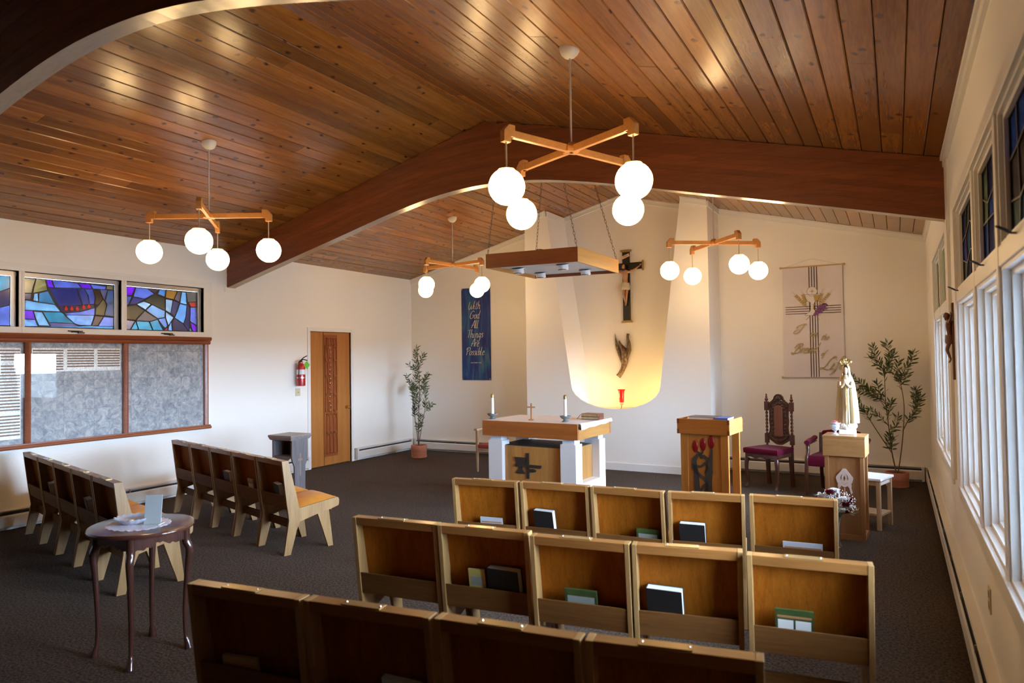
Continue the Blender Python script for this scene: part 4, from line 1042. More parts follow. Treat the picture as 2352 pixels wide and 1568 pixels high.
mb = MB(); mb.tube([(.0, -.062, .43), (.012, -.058, .36), (.008, -.056, .25), (.004, -.056, .20)], .0025, 6); mb.build('rosary', brass, stt, smooth=True)
# goblet with rose on stand
gv = thing('glass_goblet', 'cut-glass goblet holding a pink-and-white rose beside the statue', 'vase', (-.475, 6.565, .881))
cut = P('cut_glass', (.85, .88, .92), .05, Transmission_Weight=.75, IOR=1.45, bump=.6, bscale=90)
MB().lathe([(.030, 0), (.028, .008), (.008, .018), (.009, .032), (.028, .045), (.036, .075), (.035, .088), (.031, .086), (.030, .072), (.02, .05), (.004, .044)], n=20).build('goblet', cut, gv, smooth=True)
fl = thing('rose_bloom', 'pink-and-white artificial rose in the cut-glass goblet', 'flower', (-.475, 6.565, .955))
def petals(mb, c, r, n, seed, tilt=.5):
    q = random.Random(seed)
    for k in range(n):
        a = k*2.4; t = k/n; rr_ = r*(.25+.75*t); cc = V((cos(a)*rr_*.55, sin(a)*rr_*.55, (1-t)*r*.35)); w_ = r*(.45+.35*t)
        ux = V((-sin(a), cos(a), 0)); uz = V((cos(a)*(.25+t*.5), sin(a)*(.25+t*.5), 1-.35*t)).normalized(); g = []
        for i in range(4):
            v_ = i/3; row = []
            for j in range(5):
                u = j/4*2-1; wv = math.sqrt(max(.05, 1-(v_-.45)**2*2.2)); 
                row.append(V(c)+cc+ux*u*w_*wv*.8+uz*(v_-.35)*w_*1.3-V((cos(a), sin(a), 0))*(u*u)*w_*.35+V((cos(a), sin(a), 0))*(v_**3)*w_*.25)
            g.append(row)
        vs = [p for row in g for p in row]; fs = [(i*5+j, i*5+j+1, (i+1)*5+j+1, (i+1)*5+j) for i in range(3) for j in range(4)]
        mb.add(vs, fs)
    return mb
petals(MB(), (0, 0, .03), .026, 12, 1).build('inner_petals', P('rose_pink', (.75, .12, .16), .6), fl, smooth=True)
petals(MB(), (0.005, -.002, .008), .040, 10, 2).build('outer_petals', P('rose_white', (.82, .80, .78), .6), fl, smooth=True)
petals(MB(), (-.02, -.01, -.005), .026, 8, 5).build('side_petals', P('rose_white', (0, 0, 0)), fl, smooth=True)

# ---- bouquet in a vase standing on the floor between the front row and the stand
bx, by = -.47, 6.23
vz = thing('flower_vase', 'clear glass vase on the floor in front of the statue stand', 'vase', (bx, by, 0))
MB().lathe([(.045, 0), (.05, .01), (.035, .05), (.032, .16), (.045, .25), (.058, .29), (.054, .288), (.040, .24), (.028, .16), (.028, .05), (.004, .02)], n=20).build('vessel', P('vase_glass', (.75, .8, .78), .08, Transmission_Weight=.85), vz, smooth=True)
bq = thing('bouquet', 'bouquet of white and burgundy roses with baby\'s breath before the stand', 'flowers', (bx, by, .27))
qr = random.Random(9); wr_ = P('rose_white', (0, 0, 0)); br_ = P('rose_burgundy', (.16, .008, .022), .8, spec=.15); leafg = P('leaf_green', (.05, .11, .035), .6)
sp = [(.07, -.06, .12, 0), (.105, -.04, .06, 0), (.06, -.08, .04, 0), (.02, -.09, .10, 0), (.09, -.07, .085, 1), (.085, -.05, .03, 1), (-.03, -.05, .17, 1), (-.09, -.04, .13, 0), (-.12, .0, .10, 1), (.0, .04, .17, 0), (.11, .03, .10, 1), (-.06, .07, .12, 0)]
for k, (x, y, z, c) in enumerate(sp):
    o = petals(MB(), (x, y, z), .044, 16, k).build('rose', br_ if c else wr_, bq, smooth=True)
    MB().tube([(x*.1, y*.1, -.10), (x*.5, y*.5, 0), (x, y, z-.01)], .0025, 5).build('rose_stem', leafg, bq)
mb = MB()
for k in range(420):
    a = qr.uniform(0, 2*pi); el = qr.uniform(-.15, 1.3); R1 = qr.uniform(.11, .185)
    mb.ball((R1*cos(a)*cos(el), R1*.8*sin(a)*cos(el), .06+R1*.75*sin(el)), qr.uniform(.0028, .005), 5, 3)
mb.build('babys_breath', P('tiny_white_flower', (.85, .84, .86), .7), bq, kind='stuff')
mb = MB()
for k in range(60):
    a = qr.uniform(0, 2*pi); R1 = qr.uniform(.05, .14); z = qr.uniform(-.02, .12); c = V((R1*cos(a), R1*sin(a), z)); d = V((cos(a), sin(a), qr.uniform(-.2, .7))).normalized(); s_ = V((-sin(a), cos(a), 0)); l_ = qr.uniform(.04, .07)
    mb.add([c, c+d*l_*.5+s_*.012, c+d*l_, c+d*l_*.5-s_*.012], [(0, 1, 2, 3)])
mb.build('foliage', leafg, bq, kind='stuff')
# ================================================================ CARVED CHAIR
mah = WOOD('mahogany', (.045, .012, .006), (.10, .026, .012), 'z', 14, .28, .4); mahc = P('mahogany_carved', (.055, .016, .008), .3, coat=.4, noise=.4, nscale=40, bump=.8, bscale=70)
burg = P('burgundy_velvet', (.11, .003, .022), .85, spec=.15, Sheen_Weight=.04, noise=.1, nscale=20)
oc = thing('carved_chair', 'tall dark carved chair with burgundy seat and twisted back posts', 'chair', (-1.335, 8.66, 0), R_(-23))
# local: front -y, width .43 front
def cab(x, y, s, yy):
    mb = MB(); pts = crom([(x, y, .36), (x+s*.012, y-.012, .30), (x+s*.012, y-.01, .20), (x, y, .10), (x-s*.004, y-.004, .05), (x+s*.005, y-.022, .022), (x+s*.005, y-.026, .012)], 4)
    n = len(pts); rs_ = [.030-.014*math.sin(min(1, i/(n*.75))*pi/2) if i < n*.8 else .016+.010*((i-n*.8)/(n*.2)) for i in range(n)]
    mb.tube(pts, rs_, 10); return mb
for s in (-1, 1):
    cab(s*.188, -.185, s, 0).build('leg', mah, oc, smooth=True)
    MB().loft([[(s*.155+a*w_, .185+b*w_+oy, z) for a, b in ((-1, -1), (1, -1), (1, 1), (-1, 1))] for z, w_, oy in ((0, .020, .03), (.15, .018, .012), (.36, .022, 0), (.42, .022, 0))]).build('leg', mah, oc)
mb = MB(); pts = [(-.205, .42), (.205, .42), (.205, .355)]+[(.205-.41*k/12, .355+.018*abs(sin(pi*k/4))) for k in range(1, 12)]+[(-.205, .355)]
mb.prism(pts, -.215, -.19, 'y'); mb.prism([(-.21, -.19), (.21, -.19), (.17, .2), (-.17, .2)], .37, .42, 'z'); mb.build('seat_rail', mah, oc, bevel=.003)
mb = MB(); rings = []
for z, k in ((.415, .98), (.42, 1.0), (.465, 1.01), (.478, .97), (.482, .80)):
    rings.append([(a*k, b*k, z) for a, b in ((-.222, -.225), (0, -.232), (.222, -.225), (.205, 0), (.185, .19), (0, .195), (-.185, .19), (-.205, 0))])
mb.loft(rings); mb.build('seat_cushion', burg, oc, smooth=True)
for s in (-1, 1):
    x = s*.165; y = .20
    MB().box(x-.022, x+.022, y-.02, y+.02, .50, .62).build('post_block', mah, oc, bevel=.003)
    MB().box(x-.022, x+.022, y-.02, y+.02, .90, 1.01).build('post_block', mah, oc, bevel=.003)
    MB().lathe([(.010, .42), (.014, .43), (.010, .44), (.014, .455), (.010, .465), (.014, .48), (.012, .50)], (x, y, 0), 12).build('post_turning', mah, oc, smooth=True)
    mb = MB(); nz = 64; rings = []
    for i in range(nz+1):
        z = .62+.28*i/nz; ph_ = i/nz*2*pi*6.5*s
        rings.append([(x+(.0125+.005*cos(2*(2*pi*j/12)-ph_))*cos(2*pi*j/12), y+(.0125+.005*cos(2*(2*pi*j/12)-ph_))*sin(2*pi*j/12), z) for j in range(12)])
    mb.loft(rings).build('twisted_post', mah, oc, smooth=True, auto=False)
    MB().lathe([(.008, 1.01), (.020, 1.025), (.022, 1.04), (.010, 1.055), (.014, 1.065), (.008, 1.08), (.011, 1.092), (.004, 1.105), (.002, 1.108)], (x, y, 0), 14).build('finial', mah, oc, smooth=True)
outl = [(0, 1.105), (.03, 1.10), (.055, 1.075), (.065, 1.045), (.09, 1.02), (.12, 1.0), (.145, .985), (.145, .93), (.125, .90), (.122, .84), (.128, .78), (.118, .70), (.125, .64), (.145, .60), (.145, .56), (.11, .535), (.07, .51), (.035, .49), (0, .487)]
full = outl+[(-a, b) for a, b in outl[::-1][1:-1]]
MB().prism(full, .192, .212, 'y').build('back_frame', mahc, oc, bevel=.004)
rimb = MB(); P3 = [(a*.97, .190, .80+(b-.80)*.98) for a, b in full]; rimb.tube(P3, .0055, 6, closed=True)
for k in range(24):
    t = k/24*2*pi; rx, rz_ = .092, .205; rimb.ball((rx*sin(t), .190, .785+rz_*cos(t)), .017, 8, 5, sy=.5)
rimb.ball((0, .188, 1.055), .030, 10, 6, sy=.5); rimb.ball((0, .186, 1.055), .014, 8, 5)
for s in (-1, 1):
    rimb.tube(crom([(s*.035, .188, 1.03), (s*.07, .186, 1.01), (s*.11, .188, .98), (s*.12, .19, .94), (s*.095, .188, .96)], 4), .008, 6)
    rimb.tube(crom([(s*.02, .188, .53), (s*.06, .186, .55), (s*.10, .188, .58), (s*.12, .19, .61), (s*.09, .188, .60)], 4), .008, 6)
rimb.build('carving', mahc, oc, smooth=True)
MB().prism([(-.055, .60), (-.045, .59), (.045, .59), (.055, .60), (.055, .93), (.045, .955), (.02, .965), (-.02, .965), (-.045, .955), (-.055, .93)], .178, .192, 'y').build('back_inset', WOOD('chair_inset', (.15, .05, .02), (.21, .08, .035), 'z', 10, .4), oc, bevel=.004)

# ================================================================ ARMCHAIR
ac = thing('armchair', 'low burgundy-upholstered wooden armchair behind the statue stand', 'chair', (-.60, 8.55, 0), R_(-6))
for s in (-1, 1):
    MB().tube(crom([(s*.285, -.24, 0), (s*.285, -.245, .2), (s*.28, -.24, .40), (s*.275, -.20, .47), (s*.28, -.17, .54), (s*.28, -.18, .575)], 4), [.018]*4+[.020]*8+[.022]*9, 10).build('front_post', mah, ac, smooth=True)
    MB().tube(crom([(s*.22, .30, 0), (s*.22, .24, .2), (s*.22, .22, .42), (s*.22, .25, .66)], 4), .020, 8).build('rear_post', mah, ac, smooth=True)
    MB().loft([[(s*.28+a, y, z+b) for a, b in ((-.026, -.012), (.026, -.012), (.028, .012), (.014, .026), (-.014, .026), (-.028, .012))] for y, z in ((-.22, .583), (-.1, .592), (.05, .59), (.22, .60))]).build('arm_pad', burg, ac, smooth=True)
    MB().box(min(s*.26, s*.30), max(s*.26, s*.30), -.21, .22, .56, .573).build('arm_rail', mah, ac)
rings = []
for z, k in ((.33, .97), (.34, 1.0), (.42, 1.0), (.445, .96), (.452, .8)): rings.append([(a*k, b*k, z) for a, b in ((-.265, -.25), (0, -.265), (.265, -.25), (.255, 0), (.235, .22), (-.235, .22), (-.255, 0))])
MB().loft(rings).build('seat_cushion', burg, ac, smooth=True)
bkp = [(-.23, .48), (.23, .48), (.235, .62), (.20, .685), (.10, .70), (0, .705), (-.10, .70), (-.20, .685), (-.235, .62)]
MB().prism(bkp, .235, .275, 'y').build('back_cushion', burg, ac, bevel=.012)

# ================================================================ WHITE STOOL
stl = thing('stool', 'white-topped wooden stool with a lower shelf behind the statue stand', 'stool', (-.285, 7.14, 0), R_(-17))
MB().box(-.20, .20, -.175, .175, .440, .462).build('top', P('stool_white_top', (.84, .85, .88), .35), stl, bevel=.004)
slg = WOOD('stool_wood', (.42, .28, .15), (.55, .39, .22), 'z', 9, .5)
for sx in (-1, 1):
    for sy in (-1, 1): MB().box(sx*.17-.017, sx*.17+.017, sy*.145-.015, sy*.145+.015, 0, .44).build('leg', slg, stl, bevel=.002)
for sy in (-1, 1): MB().box(-.153, .153, sy*.145-.009, sy*.145+.009, .395, .44).build('apron', slg, stl)
for sx in (-1, 1): MB().box(sx*.17-.009, sx*.17+.009, -.13, .13, .395, .44).build('apron', P('apron_white', (.75, .74, .72), .5), stl)
MB().box(-.185, .185, -.125, .125, .120, .138).build('lower_shelf', slg, stl, bevel=.002)

# ================================================================ POTTED OLIVE PLANTS
terra = P('terracotta', (.50, .20, .12), .75, noise=.08, nscale=15); bark = P('bark_grey_brown', (.14, .10, .07), .8, noise=.2, nscale=60); soil = P('soil', (.05, .03, .02), .95)
olive_m = P('olive_leaf', (.060, .095, .035), .5, noise=.35, nscale=9)
olive_l = P('olive_leaf_pale', (.17, .21, .10), .55, noise=.2, nscale=9)
def plant(label, x, y, pr_, ph_, stems, seed, ringy=True):
    r = thing('potted_plant', label, 'plant', (x, y, 0), 0, 'potted olive-leaved plants')
    pf = [(pr_*.92, 0), (pr_*.97, .004), (pr_*.97, ph_*.18), (pr_*.93, ph_*.20), (pr_*.95, ph_*.22), (pr_*.95, ph_*.34), (pr_*.935, ph_*.35), (pr_*.955, ph_*.37), (pr_*.97, ph_*.46), (pr_*.955, ph_*.47), (pr_*.98, ph_*.49), (pr_, ph_*.97), (pr_*.97, ph_), (pr_*.88, ph_), (pr_*.88, ph_*.88), (pr_*.05, ph_*.88)]
    MB().lathe(pf, n=32).build('pot', terra, r, smooth=True); MB().lathe([(pr_*.86, ph_*.86), (pr_*.86, ph_*.90), (.01, ph_*.91)], n=20).build('soil', soil, r)
    q = random.Random(seed); mbs = MB(); ml = MB(); ml2 = MB()
    def leaf(p, d, l_, w_):
        side = d.cross(V((q.uniform(-1, 1), q.uniform(-1, 1), q.uniform(-.3, 1)))).normalized(); nrm = d.cross(side)
        t = ml if q.random() < .72 else ml2
        a = p; b = p+d*l_*.35+side*w_; c = p+d*l_*.75+side*w_*.75-nrm*.003; e = p+d*l_-nrm*.006; f = p+d*l_*.75-side*w_*.75-nrm*.003; g = p+d*l_*.35-side*w_
        md = p+d*l_*.5+nrm*.002
        t.add([a, b, c, e, f, g, md], [(0, 1, 6), (1, 2, 6), (2, 3, 6), (3, 4, 6), (4, 5, 6), (5, 0, 6)])
    for pts, r0_, r1_, leaf0, dens in stems:
        c = crom([(a, b, z) for a, b, z in pts], 8); n = len(c); mbs.tube(c, [r0_+(r1_-r0_)*i/(n-1) for i in range(n)], 6)
        # leaves along from fraction leaf0
        L_ = sum((V(c[i+1])-V(c[i])).length for i in range(n-1)); k = int(L_*(1-leaf0)*dens)
        for j in range(k):
            t = leaf0+(1-leaf0)*(j+.5)/k; i = min(int(t*(n-1)), n-2); f = t*(n-1)-i
            p = V(c[i]).lerp(V(c[i+1]), f); d = (V(c[i+1])-V(c[i])).normalized(); az = j*2.4+q.uniform(-.4, .4)
            s1 = d.cross(V((0, 0, 1)) if abs(d.z) < .95 else V((1, 0, 0))).normalized(); s2 = d.cross(s1)
            dd = (d*q.uniform(.5, 1.1)+s1*cos(az)+s2*sin(az)).normalized()
            leaf(p, dd, q.uniform(.065, .10), q.uniform(.0085, .0125))
        leaf(V(c[-1]), (V(c[-1])-V(c[-2])).normalized(), .07, .008)
    mbs.build('branches', bark, r, smooth=True); ml.build('foliage', olive_m, r, kind='stuff'); ml2.build('foliage_pale', olive_l, r, kind='stuff')
    return r
# camera right direction in plan ~ (.872,-.49); helper: offset (u across view, d depth) -> x,y
def S_(pts, k=1): return [(.872*u-.49*d, -.49*u-.872*d, z) for u, d, z in pts]
def q3(*pts): return S_([(u, d, z) for u, z, d in pts])
plant('slender olive-leaved plant in terracotta pot in the left corner', -6.81, 8.98, .130, .20, [
 (q3((0, .18, 0), (.01, .5, .01), (.02, .85, 0), (.03, 1.2, -.01), (.02, 1.45, 0)), .007, .004, .42, 12),
 (q3((.02, 1.42, 0), (-.02, 1.55, .02), (-.06, 1.66, .02), (-.07, 1.78, 0)), .004, .002, .1, 95),
 (q3((.02, 1.42, 0), (.06, 1.55, -.02), (.14, 1.66, -.03)), .004, .002, .15, 85),
 (q3((.02, 1.38, 0), (-.10, 1.46, .04), (-.25, 1.50, .06)), .003, .002, .25, 60),
 (q3((.03, 1.1, 0), (-.08, 1.25, -.03), (-.17, 1.38, -.06), (-.22, 1.46, -.06)), .004, .002, .25, 90),
 (q3((.02, 1.12, 0), (-.12, 1.20, .05), (-.24, 1.24, .06), (-.34, 1.32, .05)), .004, .002, .25, 75),
 (q3((-.02, .98, 0), (-.04, 1.15, .02), (-.02, 1.30, .04)), .003, .002, .1, 90),
 (q3((.03, .92, 0), (.14, 1.05, .03), (.30, 1.18, .04), (.42, 1.35, .03)), .005, .002, .45, 105),
 (q3((.03, .95, 0), (.08, 1.05, -.05), (.14, 1.15, -.06), (.15, 1.28, -.05)), .004, .002, .4, 110),
 (q3((.02, .75, 0), (.08, .85, .04), (.10, .93, .05)), .003, .002, .1, 90),
 (q3((-.02, .18, 0), (-.06, .42, .01), (-.11, .65, .02), (-.13, .78, .02)), .007, .004, .62, 60),
 (q3((-.13, .78, .02), (-.28, .87, -.02), (-.45, .98, -.08), (-.58, 1.07, -.14), (-.65, 1.15, -.18)), .005, .002, .48, 95),
 (q3((-.12, .80, .02), (-.28, .96, -.02), (-.41, 1.06, -.06), (-.50, 1.12, -.10)), .004, .002, .55, 95),
 (q3((-.13, .76, .02), (-.12, .95, .0), (-.14, 1.12, 0)), .004, .002, .3, 85),
 (q3((-.11, .66, .02), (-.04, .80, .05), (-.05, .98, .06)), .004, .002, .1, 100),
 (q3((.01, .18, .01), (.06, .42, -.01), (.13, .62, -.02), (.17, .75, -.03)), .006, .004, .9, 30),
 (q3((.17, .75, -.03), (.22, .85, -.02), (.27, 1.0, 0), (.28, 1.14, 0)), .004, .002, .2, 105),
 (q3((.17, .74, -.03), (.26, .80, -.05), (.36, .88, -.06)), .003, .002, .2, 80),
 (q3((.02, .38, 0), (.06, .48, .04), (.09, .54, .05)), .003, .002, .1, 90),
 (q3((.0, .45, 0), (.03, .58, -.03), (.0, .66, -.03)), .003, .002, .1, 100)], 5)
plant('full olive-leaved plant in ringed terracotta pot in the right corner', -.02, 9.33, .125, .172, [
 (q3((-.01, .16, 0), (-.06, .42, 0), (-.08, .70, .01), (-.11, 1.0, .01), (-.12, 1.30, 0)), .009, .004, .35, 20),
 (q3((-.12, 1.28, 0), (-.14, 1.42, .02), (-.20, 1.54, .03), (-.24, 1.66, .02)), .004, .002, .05, 100),
 (q3((-.12, 1.30, 0), (-.09, 1.45, -.03), (-.07, 1.58, -.03), (-.08, 1.70, 0)), .004, .002, .05, 105),
 (q3((-.12, 1.38, 0), (-.02, 1.48, .04), (.03, 1.58, .05)), .003, .002, .1, 95),
 (q3((-.12, 1.36, 0), (-.22, 1.44, -.04), (-.32, 1.54, -.05)), .003, .002, .2, 80),
 (q3((-.10, .95, 0), (-.22, 1.08, .04), (-.36, 1.20, .06), (-.52, 1.30, .06)), .005, .002, .3, 120),
 (q3((-.10, .88, 0), (-.20, 1.0, -.04), (-.32, 1.08, -.06), (-.50, 1.12, -.06)), .005, .002, .3, 110),
 (q3((-.08, .70, 0), (-.16, .80, .03), (-.28, .90, .05)), .004, .002, .2, 100),
 (q3((-.10, .95, 0), (-.18, 1.1, .01), (-.20, 1.22, .02)), .004, .002, .2, 100),
 (q3((-.08, .62, 0), (-.02, .72, -.04), (.0, .82, -.05)), .003, .002, .1, 105),
 (q3((-.09, .80, 0), (-.05, .92, .04), (-.02, 1.0, .05)), .003, .002, .1, 100),
 (q3((-.06, .42, 0), (-.03, .50, .03), (-.02, .58, .04)), .003, .002, .05, 110),
 (q3((-.06, .42, 0), (-.12, .52, -.03), (-.10, .60, -.03)), .003, .002, .05, 100),
 (q3((-.05, .38, 0), (-.20, .62, .03), (-.30, .78, .04), (-.38, .90, .04), (-.48, 1.0, .03)), .006, .002, .45, 85),
 (q3((.01, .16, 0), (.05, .42, -.01), (.08, .72, -.02), (.09, 1.0, -.02), (.06, 1.28, 0)), .008, .004, .85, 40),
 (q3((.06, 1.22, 0), (.0, 1.34, .02), (-.06, 1.42, .03)), .004, .002, .05, 100),
 (q3((.06, 1.24, 0), (.10, 1.36, -.02), (.18, 1.48, -.03), (.22, 1.58, -.02)), .004, .002, .05, 110),
 (q3((.06, 1.24, 0), (.06, 1.36, .04), (.08, 1.48, .05)), .003, .002, .05, 110),
 (q3((.06, 1.2, 0), (.14, 1.26, .04), (.18, 1.34, .05)), .003, .002, .1, 95),
 (q3((.08, .66, 0), (.16, .80, .02), (.22, .86, .02)), .006, .004, .3, 110),
 (q3((.20, .84, .02), (.28, .96, .10), (.33, 1.07, .17), (.36, 1.16, .22)), .005, .002, .2, 150),
 (q3((.20, .84, .02), (.27, .98, .0), (.30, 1.08, .02)), .004, .002, .2, 120)], 8)

# ================================================================ LETTERING
GL = {
 'i': ([[(0,1),(-.02,.2),(.12,0),(.35,.12)],[(.02,1.45),(.05,1.52)]],.4), 't': ([[(.15,1.7),(.05,.35),(.2,0),(.45,.1)],[(-.15,1.12),(.5,1.2)]],.5),
 'h': ([[(.02,1.95),(0,0)],[(0,.6),(.3,1),(.48,.75),(.48,.12),(.62,0),(.78,.12)]],.8), 'o': ([[(.35,1),(.05,.75),(.05,.2),(.3,0),(.55,.3),(.5,.8),(.3,1)]],.68),
 'd': ([[(.5,.85),(.2,1),(0,.4),(.2,0),(.5,.3)],[(.62,2),(.5,.25),(.62,0),(.8,.12)]],.85), 'l': ([[(.03,1.95),(-.02,.25),(.12,0),(.32,.1)]],.38),
 'n': ([[(0,1),(0,0)],[(0,.6),(.3,1),(.48,.75),(.48,.12),(.62,0),(.78,.12)]],.8), 'g': ([[(.5,.85),(.2,1),(0,.45),(.2,.05),(.5,.4)],[(.55,1),(.48,-.5),(.2,-.95),(-.12,-.7)]],.72),
 's': ([[(.42,.88),(.15,1),(.08,.7),(.36,.4),(.3,.05),(0,.08)]],.52), 'r': ([[(0,1),(0,0)],[(0,.55),(.2,.95),(.42,.92)]],.48),
 'e': ([[(.05,.45),(.45,.62),(.3,1),(.05,.6),(.1,.12),(.35,0),(.6,.18)]],.6), 'b': ([[(.03,1.95),(0,.05)],[(0,.5),(.3,.95),(.5,.6),(.35,.05),(0,.1)]],.62),
 'a': ([[(.5,.85),(.2,1),(0,.4),(.2,0),(.5,.4)],[(.52,1),(.5,.18),(.64,0),(.8,.12)]],.8), 'm': ([[(0,1),(0,0)],[(0,.6),(.25,1),(.4,.75),(.4,0)],[(.4,.6),(.65,1),(.82,.75),(.82,.12),(.95,0),(1.1,.12)]],1.12),
 'f': ([[(.62,1.75),(.4,2),(.2,1.6),(.1,0),(0,-.7),(-.25,-.8)],[(-.12,.95),(.5,1.0)]],.52), 'W': ([[(0,1.8),(-.15,1),(0,.1),(.3,.02),(.6,.9),(.7,1.6),(.62,.6),(.8,.02),(1.15,.5),(1.3,1.8),(1.5,1.9)]],1.35),
 'G': ([[(1.0,1.6),(.6,1.9),(.1,1.3),(.05,.4),(.4,0),(.85,.3),(.95,.85)],[(.5,.85),(1.15,.9)]],1.15), 'A': ([[(0,0),(.62,1.9),(.85,0)],[(-.1,.7),(1.0,.75)]],1.0),
 'T': ([[(-.1,1.75),(1.2,1.95)],[(.55,1.85),(.4,0)]],.95), 'P': ([[(.2,1.75),(.08,0)],[(-.25,1.3),(.2,1.85),(.8,1.75),(.8,1.15),(.15,.85)]],.85),
 'B': ([[(.35,1.8),(.15,0)],[(-.35,1.0),(.0,1.75),(.75,1.85),(.85,1.3),(.3,1.0),(.95,.8),(.8,.1),(.1,-.02),(-.5,.15)],[(-.5,.15),(-.1,-.25),(.3,-.3)]],1.15), 'L': ([[(1.15,1.7),(.85,1.98),(.5,1.4),(.3,.4),(-.05,0),(-.35,.1),(-.1,.25),(.5,0),(1.0,-.05),(1.4,.25)]],1.2),
 'I': ([[(-.35,.95),(-.45,1.4),(.2,1.85),(1.0,1.95)],[(.65,1.88),(.4,.5),(0,.0),(-.55,.05),(-.5,.5),(.1,.8)]],.95)}
def script(mb, text, x, z, s, slant, y, th, pen=.085, thin=.35, gap=.08):
    cx_ = 0
    for ch in text:
        if ch == ' ': cx_ += .5; continue
        strokes, adv = GL[ch]
        for st_ in strokes:
            pts = crom([((a+cx_)*s+b*s*slant, 0, b*s) for a, b in st_], 6); n = len(pts); rings = []
            for i, p in enumerate(pts):
                d = V(pts[min(i+1, n-1)])-V(pts[max(i-1, 0)]); 
                if d.length < 1e-6: d = V((1, 0, 0))
                d.normalize(); q = V((-d.z, 0, d.x)); wv = pen*s*(thin+(1-thin)*abs(d.z*.9-d.x*.3))*(.55 if i in (0, n-1) else 1)
                c = V((x+p[0], 0, z+p[2])); rings.append([(c.x+q.x*wv, y, c.z+q.z*wv), (c.x-q.x*wv, y, c.z-q.z*wv), (c.x-q.x*wv, y+th, c.z-q.z*wv), (c.x+q.x*wv, y+th, c.z+q.z*wv)])
            mb.loft(rings)
        cx_ += adv+gap
    return cx_*s
def width(text, s, gap=.08): return sum((.5 if c == ' ' else GL[c][1]+gap) for c in text)*s
def _txt(body, size, mat, parent, name, loc, rot=(pi/2, 0, 0), ext=.0008):
    cu = bpy.data.curves.new(name, 'FONT'); cu.body = body; cu.size = size; cu.extrude = ext; cu.align_x = 'CENTER'; cu.align_y = 'CENTER'; cu.materials.append(mat)
    o = bpy.data.objects.new(name, cu); COL.objects.link(o); o.parent = parent; o.location = loc; o.rotation_euler = rot; return o

def txt(*a, **k):
    o = _txt(*a, **k); dg = bpy.context.evaluated_depsgraph_get(); me = bpy.data.meshes.new_from_object(o.evaluated_get(dg))
    n = bpy.data.objects.new(o.name, me); COL.objects.link(n); n.parent = o.parent; n.location = o.location; n.rotation_euler = o.rotation_euler
    nm = o.name; bpy.data.objects.remove(o); n.name = nm; return n

# ================================================================ BLUE BANNER
bb_ = thing('blue_banner', 'tall blue banner with silver script hung on the back wall', 'banner', (-6.158, B-.012, 0))
def banner_mat():
    m, t, b = nt('painted_blue_vinyl'); N = t.nodes; K = t.links; b.inputs['Roughness'].default_value = .4
    tc = N.new('ShaderNodeTexCoord'); mp = N.new('ShaderNodeMapping'); mp.inputs['Scale'].default_value = (5, 1, .8); K.new(tc.outputs['Object'], mp.inputs['Vector'])
    n = N.new('ShaderNodeTexNoise'); n.inputs['Scale'].default_value = 2.2; n.inputs['Detail'].default_value = 5; n.inputs['Distortion'].default_value = .5; K.new(mp.outputs[0], n.inputs['Vector'])
    cr = N.new('ShaderNodeValToRGB'); e = cr.color_ramp.elements; e[0].position = .36; e[0].color = (.008, .022, .16, 1); e[1].position = .74; e[1].color = (.16, .15, .26, 1)
    x = e.new(.5); x.color = (.022, .045, .23, 1); x = e.new(.6); x.color = (.018, .13, .26, 1)
    K.new(n.outputs['Fac'], cr.inputs['Fac']); K.new(cr.outputs['Color'], b.inputs['Base Color']); return m
mb = MB(); rings = []
for i in range(13):
    x = -.286+.572*i/12; yy = -.004*sin(i*.9); rings.append([(x, yy-.0015, 1.23), (x, yy+.0015, 1.23), (x, yy+.0015, 2.785), (x, yy-.0015, 2.785)])
mb.loft(rings); mb.build('vinyl', banner_mat(), bb_, smooth=True)
silver = P('silver_lettering', (.72, .68, .62), .45); mb = MB()
for t, z, s in (('With', 2.425, .070), ('God', 2.265, .070), ('All', 2.105, .070), ('Things', 1.945, .070), ('Are', 1.795, .070), ('Possible', 1.65, .070)):
    w_ = width(t, s); script(mb, t, -w_/2-.015, z, s, .25, -.012, .003, .075, .4)
mb.build('lettering', silver, bb_)
txt('MATTHEW 19:26', .028, silver, bb_, 'verse_reference', (.0, -.009, 1.52))
for x in (-.27, .27):
    for z in (1.248, 2.768): MB().lathe([(.010, 0), (.010, .003), (.006, .005), (.005, .001)], n=12).xf(Matrix.Translation((x, -.006, z)) @ Matrix.Rotation(pi/2, 4, 'X')).build('grommet', brass, bb_)

# ================================================================ BREAD OF LIFE BANNER
wb = thing('white_banner', 'white hanging banner with plum cross stripes, chalice, grapes and gold script', 'banner', (-.935, B-.022, 0))
bw = .362; zt, zb = 2.735, 1.28
mb = MB(); rings = []
for i in range(17):
    x = -bw+2*bw*i/16; rings.append([(x, -.0015-.004*sin(i*.8+z*0)*(1 if z < 2 else .3), z) for z in (zb,)]+[(x, .0015, zb), (x, .0015, zt), (x, -.0015, zt)])
mb.loft(rings); mb.build('cloth', P('banner_cloth', (.76, .70, .70), .85, noise=.03, nscale=3, bump=.2, bscale=300), wb)
dowel = P('gold_dowel', (.55, .38, .18), .4)
MB().tube([(-bw-.012, -.004, zt), (bw+.012, -.004, zt)], .008, 8).build('top_rod', dowel, wb, smooth=True); MB().tube([(-bw-.01, -.002, zb), (bw+.01, -.002, zb)], .006, 8).build('bottom_rod', dowel, wb, smooth=True)
for x, z in ((-bw-.022, zt), (bw+.022, zt), (-bw-.02, zb), (bw+.02, zb)): MB().ball((x, -.004, z), .015, 12, 8).build('rod_knob', dowel, wb, smooth=True)
MB().tube([(-bw*.95, -.004, zt), (-.03, 0, zt+.095), (0, .006, zt+.10), (.03, 0, zt+.095), (bw*.95, -.004, zt)], .0012, 4).build('hanging_cord', dowel, wb)
